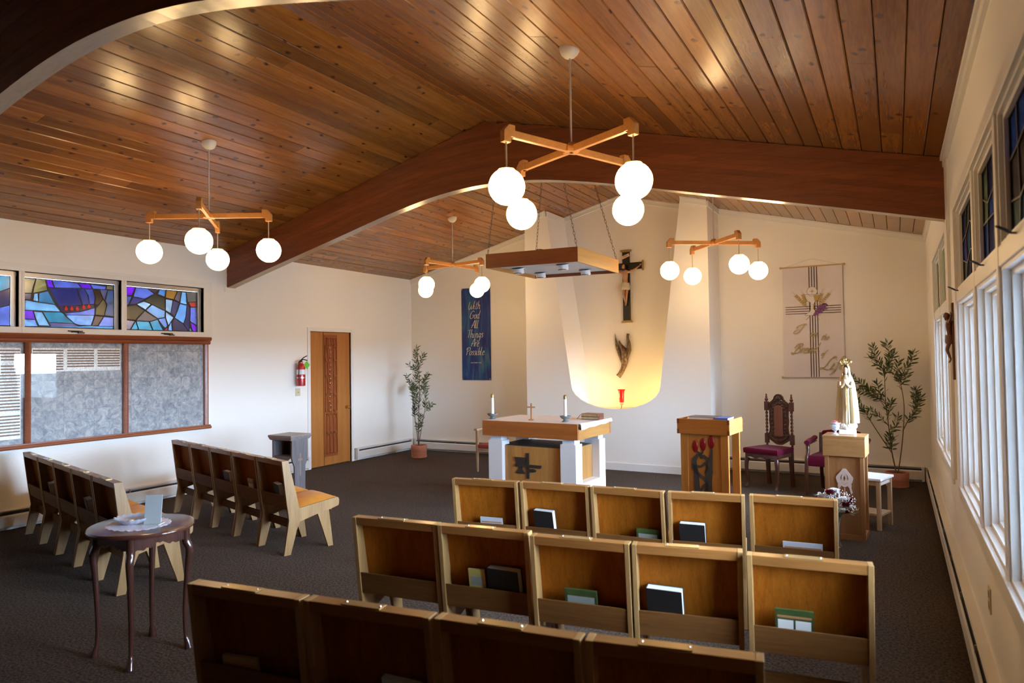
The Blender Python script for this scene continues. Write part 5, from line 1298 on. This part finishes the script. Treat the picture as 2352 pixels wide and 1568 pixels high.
plum = P('plum_stripe', (.045, .012, .018), .6); gold = P('gold_print', (.45, .30, .07), .5); goldl = P('gold_outline', (.33, .27, .16), .5)
yS = -.0075
for k in range(4): MB().box(-.035+k*.031-.0035, -.035+k*.031+.006, yS, yS+.002, zb+.005, zt-.005).build('stripe', plum, wb)
for k in range(4): MB().box(-bw+.03, bw-.025, yS, yS+.002, 2.115+k*.030, 2.123+k*.030).build('stripe', plum, wb)
cz = 2.12; chal = [(-.095, .30), (.095, .30), (.088, .245), (.068, .20), (.03, .175), (.022, .15), (.03, .13), (.02, .11), (.022, .06), (.04, .02), (.10, -.02), (.10, -.035), (-.10, -.035), (-.10, -.02), (-.04, .02), (-.022, .06), (-.02, .11), (-.03, .13), (-.022, .15), (-.03, .175), (-.068, .20), (-.088, .245)]
chal = [(a*.92, b*.82+cz-.0) for a, b in chal]
MB().prism(chal, yS-.002, yS, 'y').build('chalice', P('chalice_white', (.74, .69, .66), .6), wb)
MB().prism([(.015, cz+.235), (.085, cz+.235), (.078, cz+.19), (.055, cz+.155), (.03, cz+.145)], yS-.003, yS-.002, 'y').prism([(.005, cz+.04), (.02, cz+.06), (.018, cz+.12), (.005, cz+.12)], yS-.003, yS-.002, 'y').build('chalice_shade', gold, wb)
MB().tube([(a, yS-.0025, b) for a, b in chal], .0015, 4, closed=True).build('chalice_outline', P('outline_brown', (.12, .04, .03), .6), wb)
host = [(.062*cos(k*2*pi/28), cz+.285+.062*sin(k*2*pi/28)) for k in range(28)]
MB().prism(host, yS-.001, yS+.0005, 'y').build('host', P('host_white', (.78, .73, .70), .6), wb)
mb = MB(); mb.tube([(a, yS-.002, b) for a, b in host], .0014, 4, closed=True); mb.box(-.002, .002, yS-.003, yS-.001, cz+.258, cz+.312).box(-.025, .025, yS-.003, yS-.001, cz+.284, cz+.288); mb.build('host_cross', P('outline_brown', (0, 0, 0)), wb)
def wheat(s):
    mb = MB(); base = V((s*.05, 0, cz+.06)); tip = V((s*.20, 0, cz+.25))
    for j, (b0, t0) in enumerate(((V((s*.05, 0, cz+.055)), V((s*.205, 0, cz+.245))), (V((s*.07, 0, cz+.10)), V((s*.115, 0, cz+.25))))):
        d = (t0-b0).normalized(); q = V((-d.z, 0, d.x))
        for k in range(7 if j == 0 else 5):
            p = b0.lerp(t0, .25+.75*k/(7 if j == 0 else 5))
            for u in (-1, 1):
                dd = (d+q*u*.75).normalized(); qq = V((-dd.z, 0, dd.x)); pts = [p, p+dd*.018+qq*.008, p+dd*.040, p+dd*.018-qq*.008]; mb.prism([(a.x, a.z) for a in pts], yS-.0018, yS, 'y')
        mb.tube([(b0.x, yS-.001, b0.z), (t0.x, yS-.001, t0.z)], .002, 4)
        for k in range(3): mb.tube([(t0.x, yS-.001, t0.z), (t0.x+d.x*.07+(k-1)*.018, yS-.001, t0.z+d.z*.07)], .0006, 4)
    mb.build('wheat_ear', gold, wb)
wheat(-1); wheat(1)
mb = MB()
for (a, b) in [(.045, 0), (.075, 0), (.105, .0), (.03, -.025), (.06, -.028), (.09, -.026), (.12, .024), (.06, .026), (.09, .028), (.13, .05), (.08, .052), (.105, .056), (.02, -.045), (.045, -.052), (.145, .02), (.15, .06), (.012, -.06)]:
    mb.ball((a+.01, yS-.003, cz+.035+b), .0165, 10, 6, sy=.35)
mb.build('grape', P('grape_purple', (.20, .07, .24), .5), wb, smooth=True, kind='stuff')
MB().prism([(.10, cz+.10), (.13, cz+.125), (.165, cz+.12), (.185, cz+.095), (.155, cz+.085), (.13, cz+.09)], yS-.006, yS-.003, 'y').build('grape_leaf', P('leaf_plum', (.07, .03, .07), .6), wb)
mb = MB()
for s in (-1, 1): mb.tube([(s*.03, yS, cz-.035), (s*.085, yS, cz-.09)], .0018, 4)
mb.build('ray', gold, wb)
# lettering words
def word(t, x, z, s, slant=.55, pen=.075):
    mb = MB(); script(mb, t, x, z, s, slant, yS-.006, .0018, pen*1.5, .5); mb.build('lettering_outline', goldl, wb)
    mb = MB(); script(mb, t, x, z, s, slant, yS-.0085, .003, pen*.8, .35); mb.build('lettering', P('gold_letter', (.62, .47, .16), .45), wb)
word('I', -.205, 1.86, .062); word('am', -.045, 1.815, .045); word('the', .090, 1.765, .042); word('Bread', -.245, 1.60, .066); word('of', .085, 1.56, .036); word('Life', .09, 1.385, .084)

# ================================================================ CRUCIFIXES
skin = P('painted_flesh', (.50, .27, .15), .5); hair = P('dark_hair', (.03, .015, .01), .7)
def corpus(parent, M, s, mat, cloth=None, hairm=None, arms_up=.22):
    """one continuous skinned body: s = height of figure (head to feet)"""
    me = bpy.data.meshes.new('figure'); o = bpy.data.objects.new('figure', me); COL.objects.link(o); o.parent = parent
    J = [('pelvis', (0, -.035, .50), .080, None), ('waist', (.0, -.045, .60), .066, 0), ('chest', (.0, -.055, .72), .092, 1), ('neckb', (0, -.05, .82), .050, 2), ('neck', (-.01, -.06, .865), .030, 3),
         ('shl', (-.10, -.045, .80), .040, 3), ('ell', (-.225, -.035, .86), .026, 5), ('wrl', (-.345, -.025, .935), .017, 6),
         ('shr', (.10, -.045, .80), .040, 3), ('elr', (.225, -.035, .86), .026, 8), ('wrr', (.345, -.025, .935), .017, 9),
         ('hl', (-.045, -.04, .45), .052, 0), ('kl', (-.035, -.095, .27), .036, 11), ('al', (-.008, -.035, .09), .020, 12), ('fl', (-.004, -.065, .02), .018, 13),
         ('hr', (.045, -.04, .45), .052, 0), ('kr', (.035, -.09, .27), .036, 15), ('ar', (.010, -.03, .09), .020, 16), ('fr', (.006, -.062, .025), .016, 17)]
    me.from_pydata([M @ (V(j[1])*s) for j in J], [(i, j[3]) for i, j in enumerate(J) if j[3] is not None], [])
    sk = o.modifiers.new('skin', 'SKIN'); sk.use_smooth_shade = True
    for i, j in enumerate(J): me.skin_vertices[0].data[i].radius = (j[2]*s*.80, j[2]*s*.62) if i < 3 else (j[2]*s*.8, j[2]*s*.8)
    me.skin_vertices[0].data[0].use_root = True
    ss = o.modifiers.new('sub', 'SUBSURF'); ss.levels = 2; ss.render_levels = 2
    dg = bpy.context.evaluated_depsgraph_get(); ev = o.evaluated_get(dg); me2 = bpy.data.meshes.new_from_object(ev)
    o.modifiers.clear(); o.data = me2; me2.materials.clear(); me2.materials.append(mat)
    for p in me2.polygons: p.use_smooth = True
    # head with nose, brow, beard, tilted
    HM = M @ Matrix.Translation(V((-.025, -.085, .925))*s) @ Matrix.Rotation(R_(18), 4, 'Y') @ Matrix.Rotation(R_(18), 4, 'X')
    mb = MB(); rings = []
    for i in range(11):
        t = i/10; rr_ = .048*s*math.sqrt(max(.0005, 1-(2*t-1)**2)); ring = []
        for j in range(16):
            a = 2*pi*j/16; f = 1+(.20*math.exp(-((t-.48)/.12)**2)*max(0, -sin(a)-.9)/.1)-.10*math.exp(-((t-.58)/.07)**2)*math.exp(-((abs(cos(a))-.4)/.15)**2)*(1 if sin(a) < 0 else 0)
            ring.append((rr_*.86*f*cos(a), rr_*f*sin(a), (-.06+.125*t)*s))
        rings.append(ring)
    mb.loft(rings).xf(HM).build('head', mat, parent, smooth=True, auto=False)
    hm = hairm or hair; mb = MB(); rings = []
    for i in range(9):
        t = i/8; z = -.085+.155*t; ring = []; r_ = .058*math.sqrt(max(.01, 1-max(0, (t-.35)/.65)**2))*(.75+.25*min(1, t*2))
        for j in range(18):
            a = -pi/2+R_(48)+(2*pi-2*R_(48))*j/17; ring.append((r_*s*cos(a), r_*s*1.05*sin(a)+.006*s, z*s))
        rings.append(ring+[(x*.85, y*.85+.001, zz) for x, y, zz in ring[::-1]])
    mb.loft(rings)
    mb.loft([[(.026*s*k*cos(2*pi*j/10), -.034*s+.018*s*k*sin(2*pi*j/10), z*s) for j in range(10)] for z, k in ((-.085, .3), (-.07, .8), (-.045, 1), (-.03, .8))])
    mb.xf(HM).build('hair', hm, parent, smooth=True)
    # hands: palm and five fingers
    mb = MB()
    for sg in (-1, 1):
        c = V((sg*.352, -.028, .945))*s; d = V((sg*.8, 0, .6)); pz = V((-sg*.6, 0, .8))
        mb.tube([M @ (c-d*.005*s), M @ (c+d*.022*s)], [.012*s, .016*s], 8)
        for k in range(4): b0 = c+d*.020*s+pz*(k-1.5)*.0085*s; mb.tube([M @ b0, M @ (b0+d*(.018+.004*(k in (1, 2)))*s+V((0, -.006, 0))*s), M @ (b0+d*(.022)*s+V((0, -.018, 0))*s)], [.0045*s, .004*s, .003*s], 6)
        b0 = c+pz*.014*s; mb.tube([M @ b0, M @ (b0+pz*.012*s+d*.012*s+V((0, -.008, 0))*s)], [.005*s, .0035*s], 6)
    mb.build('hands', mat, parent, smooth=True)
    # loincloth
    mb = MB(); rings = []
    for z, rx, ry in ((.395, .100, .070), (.43, .104, .076), (.48, .098, .074), (.53, .092, .070), (.555, .085, .064)):
        rings.append([M @ (V((rx*(1+.06*sin(9*a+z*40))*cos(a), -.045+ry*(1+.06*sin(9*a+z*40))*sin(a), z+.012*sin(3*a)))*s) for a in [2*pi*j/36 for j in range(36)]])
    mb.loft(rings); mb.tube([M @ (V((-.09, -.05, .53))*s), M @ (V((-.125, -.05, .50))*s), M @ (V((-.12, -.05, .40))*s), M @ (V((-.105, -.045, .36))*s)], [.02*s, .026*s, .022*s, .010*s], 8)
    mb.build('loincloth', cloth or mat, parent, smooth=True)
ebony = P('ebony_cross', (.014, .011, .010), .35); gilt = P('gilt_end', (.42, .28, .10), .35, metal=.7)
cf = thing('crucifix', 'large black crucifix with gilt ends and painted figure on the niche wall', 'crucifix', (-3.485, B-.002, 0))
MB().box(-.056, .056, -.028, 0, 2.11, 3.165).build('upright', ebony, cf, bevel=.003); MB().box(-.255, .255, -.030, -.002, 2.885, 2.985).build('crossbar', ebony, cf, bevel=.003)
for (a, b, c, d) in ((-.085, .085, 3.160, 3.180), (-.068, .068, 3.148, 3.162), (-.085, .085, 2.095, 2.113), (-.068, .068, 2.112, 2.126)): MB().box(a, b, -.034, 0, c, d).build('gilt_cap', gilt, cf, bevel=.002)
for s in (-1, 1): MB().box(min(s*.250, s*.268), max(s*.250, s*.268), -.034, 0, 2.86, 3.01).build('gilt_cap', gilt, cf, bevel=.002)
ti = MB().box(-.060, .060, -.034, -.029, -.022, .022).xf(Matrix.Translation((0, 0, 3.085)) @ Matrix.Rotation(R_(-20), 4, 'Y')).build('title_plaque', P('plaque_red_white', (.75, .62, .50), .5), cf)
txt('INRI', .036, P('plaque_red', (.55, .05, .02), .5), cf, 'title_lettering', (0, -.0355, 3.085), (pi/2, R_(-20), 0))
corpus(cf, Matrix.Translation((0, -.026, 2.33)), .64, skin, P('loincloth_white', (.70, .62, .48), .6))
wood_fig = P('carved_walnut', (.16, .06, .03), .45)
cf2 = thing('wall_crucifix', 'brown wooden crucifix on the window pier of the right wall', 'crucifix', (RX-.0225, 5.16, 0), R_(-90))
cf2.location = (RX-.001, 5.45, 0)
wcr = WOOD('crucifix_walnut', (.08, .028, .014), (.14, .05, .026), 'z', 12, .4)
MB().box(-.035, .035, -.018, 0, 1.40, 1.915).build('upright', wcr, cf2, bevel=.002); MB().box(-.13, .13, -.020, -.002, 1.79, 1.85).build('crossbar', wcr, cf2, bevel=.002)
corpus(cf2, Matrix.Translation((0, -.016, 1.505)), .35, wood_fig, wood_fig, wood_fig)

# ================================================================ BRONZE SCULPTURE
bs_ = thing('bronze_sculpture', 'bronze descending-dove sculpture below the large crucifix', 'sculpture', (-3.58, B-.03, 0))
bz_ = P('rough_bronze', (.20, .14, .09), .38, metal=.75, noise=.5, nscale=30, bump=1.0, bscale=45)
def blade(name, pts, ws, ds):
    c = crom([(a, 0, b) for a, b in pts], 5); n = len(c); rings = []
    for i, p in enumerate(c):
        t = i/(n-1)*(len(ws)-1); k = min(int(t), len(ws)-2); f = t-k; w_ = ws[k]+(ws[k+1]-ws[k])*f; d_ = ds[k]+(ds[k+1]-ds[k])*f
        d = (V(c[min(i+1, n-1)])-V(c[max(i-1, 0)])).normalized(); q = V((-d.z, 0, d.x))
        rings.append([(p[0]+q.x*w_*cos(a), .015-d_*(sin(a) if sin(a) > 0 else 0), p[2]+q.z*w_*cos(a)) for a in [2*pi*j/12 for j in range(12)]])
    MB().loft(rings).build(name, bz_, bs_, smooth=True)
blade('body', [(-.035, 1.83), (-.015, 1.77), (.03, 1.69), (.05, 1.62), (.045, 1.52), (.02, 1.42), (-.03, 1.33), (-.06, 1.29)], [.006, .018, .045, .060, .052, .036, .034, .042], [.01, .03, .05, .06, .05, .035, .025, .015])
blade('wing', [(.105, 1.93), (.098, 1.86), (.115, 1.78), (.11, 1.68), (.075, 1.58), (.035, 1.50)], [.022, .018, .030, .038, .036, .02], [.015, .03, .04, .04, .03, .02])
blade('wing', [(-.098, 1.935), (-.088, 1.84), (-.07, 1.74), (-.03, 1.62), (.005, 1.50)], [.002, .012, .024, .028, .02], [.01, .025, .03, .03, .02])

# ================================================================ SANCTUARY LAMP
sl = thing('sanctuary_lamp', 'red glass sanctuary lamp on silver foot standing in the niche', 'lamp', (-3.49, 9.44, .8355))
MB().lathe([(.050, 0), (.050, .006), (.040, .012), (.018, .022), (.014, .04), (.024, .055), (.030, .075), (.032, .09), (.02, .092), (.004, .09)], n=24).build('foot', P('polished_silver', (.75, .72, .66), .15, metal=1), sl, smooth=True)
MB().lathe([(.030, .088), (.034, .10), (.038, .18), (.043, .25), (.058, .275), (.056, .276), (.040, .25), (.034, .18), (.030, .10), (.004, .095)], n=24).build('red_glass', P('ruby_glass', (.75, .01, .015), .08, Transmission_Weight=.45, Emission_Color=(1, .02, .02, 1), Emission_Strength=.25), sl, smooth=True)
MB().lathe([(.025, .10), (.025, .19), (.004, .195)], n=16).build('candle', P('ruby_candle', (.7, .08, .06), .5), sl, smooth=True)

# ================================================================ FIRE EXTINGUISHER + SWITCH + OUTLET
fe = thing('fire_extinguisher', 'red fire extinguisher with green tag hung on the left wall by the door', 'extinguisher', (L+.085, 7.06, 0))
red = P('extinguisher_red', (.50, .012, .015), .25, coat=.4)
MB().lathe([(.052, 1.235), (.060, 1.24), (.061, 1.25), (.061, 1.50), (.052, 1.535), (.030, 1.555), (.022, 1.56), (.022, 1.575), (.005, 1.576)], n=28).build('cylinder', red, fe, smooth=True)
MB().lathe([(.0615, 1.40), (.0625, 1.401), (.0625, 1.47), (.0615, 1.471)], n=28).build('white_label', P('label_white', (.75, .73, .72), .5), fe, smooth=True)
MB().lathe([(.0615, 1.345), (.064, 1.346), (.064, 1.362), (.0615, 1.363)], n=28).build('strap', steel, fe, smooth=True)
mb = MB(); mb.lathe([(.020, 1.57), (.020, 1.60), (.012, 1.605)], n=14); mb.tube([(0, .0, 1.60), (.02, .03, 1.615), (.03, .09, 1.60)], .008, 6); mb.tube([(0, 0, 1.605), (.02, .03, 1.64), (.03, .085, 1.665)], .008, 6); mb.build('valve_handle', black_m, fe, smooth=True)
MB().tube(crom([(0, -.02, 1.59), (.03, -.07, 1.57), (.05, -.085, 1.48), (.04, -.08, 1.36), (.03, -.065, 1.27), (.03, -.062, 1.25)], 5), [.007]*20+[.007]*2+[.011]*4, 8).build('hose', black_m, fe, smooth=True)
MB().box(.052, .055, -.04, .045, -.045, .04).xf(Matrix.Translation((.0, .06, 1.535)) @ Matrix.Rotation(R_(-40), 4, 'X')).build('inspection_tag', P('tag_green', (.16, .50, .05), .5), fe)
MB().box(-.085, -.050, -.02, .02, 1.28, 1.56).build('wall_bracket', steel, fe)
sw = thing('light_switch', 'cream wall switch plate below the fire extinguisher', 'switch', (L, 7.075, 1.145))
MB().box(0, .006, -.045, .045, -.055, .055).build('plate', P('ivory_plastic', (.62, .56, .38), .4), sw, bevel=.002); MB().box(.006, .018, -.006, .006, -.012, .006).build('toggle', P('ivory_plastic', (0, 0, 0)), sw); MB().box(.006, .014, .018, .030, -.012, .006).build('toggle', P('ivory_plastic', (0, 0, 0)), sw)
ou = thing('wall_outlet', 'cream outlet plate low on the right wall under the windows', 'outlet', (RX, 3.83, .445))
MB().box(-.006, 0, -.038, .038, -.058, .058).build('plate', P('ivory_plastic', (0, 0, 0)), ou, bevel=.002)
for z in (-.025, .025): MB().box(-.008, -.006, -.015, .015, z-.014, z+.014).build('socket', P('socket_brown', (.3, .25, .18), .5), ou)

# ================================================================ DARK KNEELER STAND
kn = thing('kneeler_stand', 'dark grey-stained wooden stand with carved crosses and an open shelf by the door', 'stand', (-5.76, 5.30, 0), R_(3)); kn.scale = (.73, .76, 1)
kw = WOOD('weathered_oak', (.085, .072, .075), (.15, .125, .125), 'z', 22, .5, stretch=.12, bump=.3); kt = WOOD('weathered_oak_top', (.17, .14, .125), (.26, .215, .19), 'x', 12, .35, .2)
ka, kb_ = .20, .18
MB().prism([(-ka-.02, -.0), (ka+.02, 0)], 0, 0, 'z') if False else None
MB().loft([[(sx*(ka+e), sy*(kb_+e), z) for sx, sy in ((-1, -1), (1, -1), (1, 1), (-1, 1))] for e, z in ((0, .745), (.010, .755), (.022, .775), (.026, .785), (.026, .797), (.022, .80))]).build('top', kt, kn)
side_p = [(-.155, .745), (-.155, .55), (-.13, .50), (-.105, .465), (-.10, .25), (-.105, .19), (-.14, .13), (-.17, .07), (-.17, 0), (.17, 0), (.17, .07), (.14, .13), (.105, .19), (.10, .25), (.105, .465), (.13, .50), (.155, .55), (.155, .745)]
for s in (-1, 1):
    MB().prism(side_p, s*(ka-.03), s*(ka-.005), 'x').build('side_panel', kw, kn, bevel=.002)
    mb = MB(); x0_, x1_ = (ka-.0055, ka-.0035) if s > 0 else (-ka+.0035, -ka+.0055)
    mb.box(x0_, x1_, -.012, .012, .36, .60).box(x0_, x1_, -.045, .045, .52, .542); mb.build('inlaid_cross', P('inlay_tan', (.22, .155, .12), .5), kn)
MB().box(-ka+.03, ka-.03, -kb_+.03, kb_-.03, .56, .575).build('shelf', kw, kn); MB().box(-ka+.03, ka-.03, kb_-.045, kb_-.03, .575, .745).build('shelf_back', kw, kn)
mb = MB(); mb.prism([(-.17, .56), (-.13, .545), (-.08, .52), (-.05, .47), (-.03, .43), (-.01, .42), (.01, .42), (.03, .43), (.05, .47), (.08, .52), (.13, .545), (.17, .56)], -kb_+.03, -kb_+.045, 'y'); mb.build('front_bracket', kw, kn)
mb = MB(); mb.box(-.018, .018, .0, .015, .03, .36).box(-.07, .07, .0, .015, .20, .245); mb.build('standing_cross_panel', kw, kn)
MB().box(-ka+.03, ka-.03, -.05, .05, .03, .055).build('stretcher', kw, kn)

# ================================================================ SIDE CHAIR behind altar
sc2 = thing('side_chair', 'slender wooden armchair with red seat half hidden behind the altar', 'chair', (-4.91, 8.33, 0), R_(-8))
lw = WOOD('side_chair_wood', (.40, .27, .15), (.52, .36, .21), 'z', 9, .4); rs_m = P('seat_dull_red', (.35, .06, .06), .7)
for sx in (-1, 1):
    MB().loft([[(sx*.235+a*w_, -.20+b*w_, z) for a, b in ((-1, -1), (1, -1), (1, 1), (-1, 1))] for z, w_ in ((0, .010), (.34, .016), (.58, .015))]).build('leg', lw, sc2)
    MB().loft([[(sx*.235+a*w_, y+b*w_, z) for a, b in ((-1, -1), (1, -1), (1, 1), (-1, 1))] for z, y, w_ in ((0, .24, .010), (.36, .20, .016), (.70, .26, .012))]).build('leg', lw, sc2)
    MB().prism([(-.24, .578), (.22, .600), (.22, .622), (.0, .612), (-.24, .605)], sx*.235-.028, sx*.235+.028, 'x').build('armrest', lw, sc2, bevel=.004)
    MB().box(sx*.235-.011, sx*.235+.011, -.19, .19, .30, .335).build('side_rail', lw, sc2)
MB().box(-.225, .225, -.205, -.18, .295, .335).build('front_rail', lw, sc2); MB().box(-.225, .225, -.21, .19, .335, .385).build('seat', rs_m, sc2, bevel=.012)
MB().prism([(.215, .47), (.24, .47), (.275, .70), (.25, .70)], -.22, .22, 'x').build('backrest', P('patterned_fabric', (.30, .28, .30), .8, noise=.4, nscale=70), sc2, bevel=.008)

# ================================================================ OVAL TABLE
ot = thing('oval_table', 'small round-topped dark mahogany table with cabriole legs at the aisle', 'table', (-3.655, 2.30, 0), R_(-2))
tm = WOOD('table_mahogany', (.060, .020, .014), (.11, .036, .022), 'x', 9, .16, .7); tm2 = WOOD('table_leg_wood', (.040, .014, .010), (.080, .026, .016), 'z', 9, .2, .6)
mb = MB(); n = 64; rings = []
for f, z in ((.93, .676), (.985, .680), (1.0, .688), (1.0, .694), (.985, .700), (.95, .702)):
    rings.append([(.285*f*cos(a)*(1+.015*cos(4*a)), .262*f*sin(a)*(1+.015*cos(4*a)), z) for a in [2*pi*j/n for j in range(n)]])
mb.loft(rings); mb.build('tabletop', tm, ot, smooth=True)
def ap(name, x0, x1, y, ax):
    pts = [(x0, .676), (x1, .676), (x1, .60)]+[(x1+(x0-x1)*t, .60+.022*math.exp(-((t-.5)/.13)**2)+.012*sin(t*pi*6)**2) for t in [k/16 for k in range(1, 16)]]+[(x0, .60)]
    MB().prism(pts, y, y+.016*(1 if y < 0 else -1), ax).build('apron', tm2, ot)
for y in (-.165, .165): ap('apron', -.155, .155, y, 'y')
for x in (-.175, .175): ap('apron', -.145, .145, x, 'x')
for sx in (-1, 1):
    for sy in (-1, 1):
        x, y = sx*.165, sy*.155
        pts = crom([(x, y, .676), (x, y, .60), (x+sx*.012, y+sy*.012, .55), (x+sx*.006, y+sy*.006, .45), (x-sx*.004, y-sy*.004, .22), (x-sx*.002, y-sy*.002, .08), (x+sx*.006, y+sy*.006, .03), (x+sx*.010, y+sy*.010, .004)], 5); n = len(pts)
        rr_ = []
        for p in pts: z = p[2]; rr_.append(.022 if z > .6 else .022-.006*(.6-z)/.15 if z > .45 else .016-.006*(.45-z)/.4 if z > .06 else .013+.010*(.06-z)/.06)
        MB().tube(pts, rr_, 10).build('leg', tm2, ot, smooth=True)
dl = thing('doily', 'white scalloped lace doily lying on the dark round table', 'doily', (-3.665, 2.29, .7025))
mb = MB(); n = 120; rings = []
for f, z in ((1.0, 0), (1.0, .0018), (.6, .0024), (.01, .0024)): rings.append([(.165*f*(1+(.05*abs(sin(12*a)) if f > .9 else 0))*cos(a), .150*f*(1+(.05*abs(sin(12*a)) if f > .9 else 0))*sin(a), z+(.0015*sin(24*a) if f > .9 else 0)) for a in [2*pi*j/n for j in range(n)]])
mb.loft(rings); mb.build('lace', P('white_lace', (.80, .76, .84), .85, noise=.15, nscale=120, bump=.6, bscale=260), dl, smooth=True)
gd = thing('glass_dish', 'scalloped clear glass dish on the lace doily', 'dish', (-3.70, 2.285, .7055))
mb = MB(); rings = []; n = 64
for r_, z, sc in ((.045, 0, 0), (.06, .004, 0), (.085, .018, .02), (.098, .034, .06), (.094, .036, .06), (.08, .022, .02), (.055, .009, 0), (.01, .007, 0)): rings.append([(r_*(1+sc*cos(16*a))*cos(a), r_*(1+sc*cos(16*a))*sin(a), z+sc*.05*cos(16*a)) for a in [2*pi*j/n for j in range(n)]])
mb.loft(rings); mb.build('dish', P('dish_glass', (.80, .82, .92), .12, Transmission_Weight=.6, noise=.15, nscale=60), gd, smooth=True)
ah = thing('card_holder', 'clear acrylic card holder leaning upright behind the glass dish', 'holder', (-3.575, 2.315, .7055), R_(32))
acm = P('frosted_acrylic', (.62, .64, .62), .15, Transmission_Weight=.2)
MB().prism([(-.035, 0), (.035, 0), (.035, .004), (-.035, .004)], -.045, .045, 'x').build('foot', acm, ah)
MB().loft([[(-.045, -.010, .004), (.045, -.010, .004), (.045, -.006, .004), (-.045, -.006, .004)], [(-.050, .022, .155), (.040, .022, .155), (.040, .026, .155), (-.050, .026, .155)]]).build('front_sheet', acm, ah)
MB().loft([[(-.036, -.0035, .010), (.036, -.0035, .010), (.036, -.0015, .010), (-.036, -.0015, .010)], [(-.040, .0255, .145), (.032, .0255, .145), (.032, .0275, .145), (-.040, .0275, .145)]]).build('card', P('faded_card', (.48, .45, .40), .6, noise=.3, nscale=25), ah)
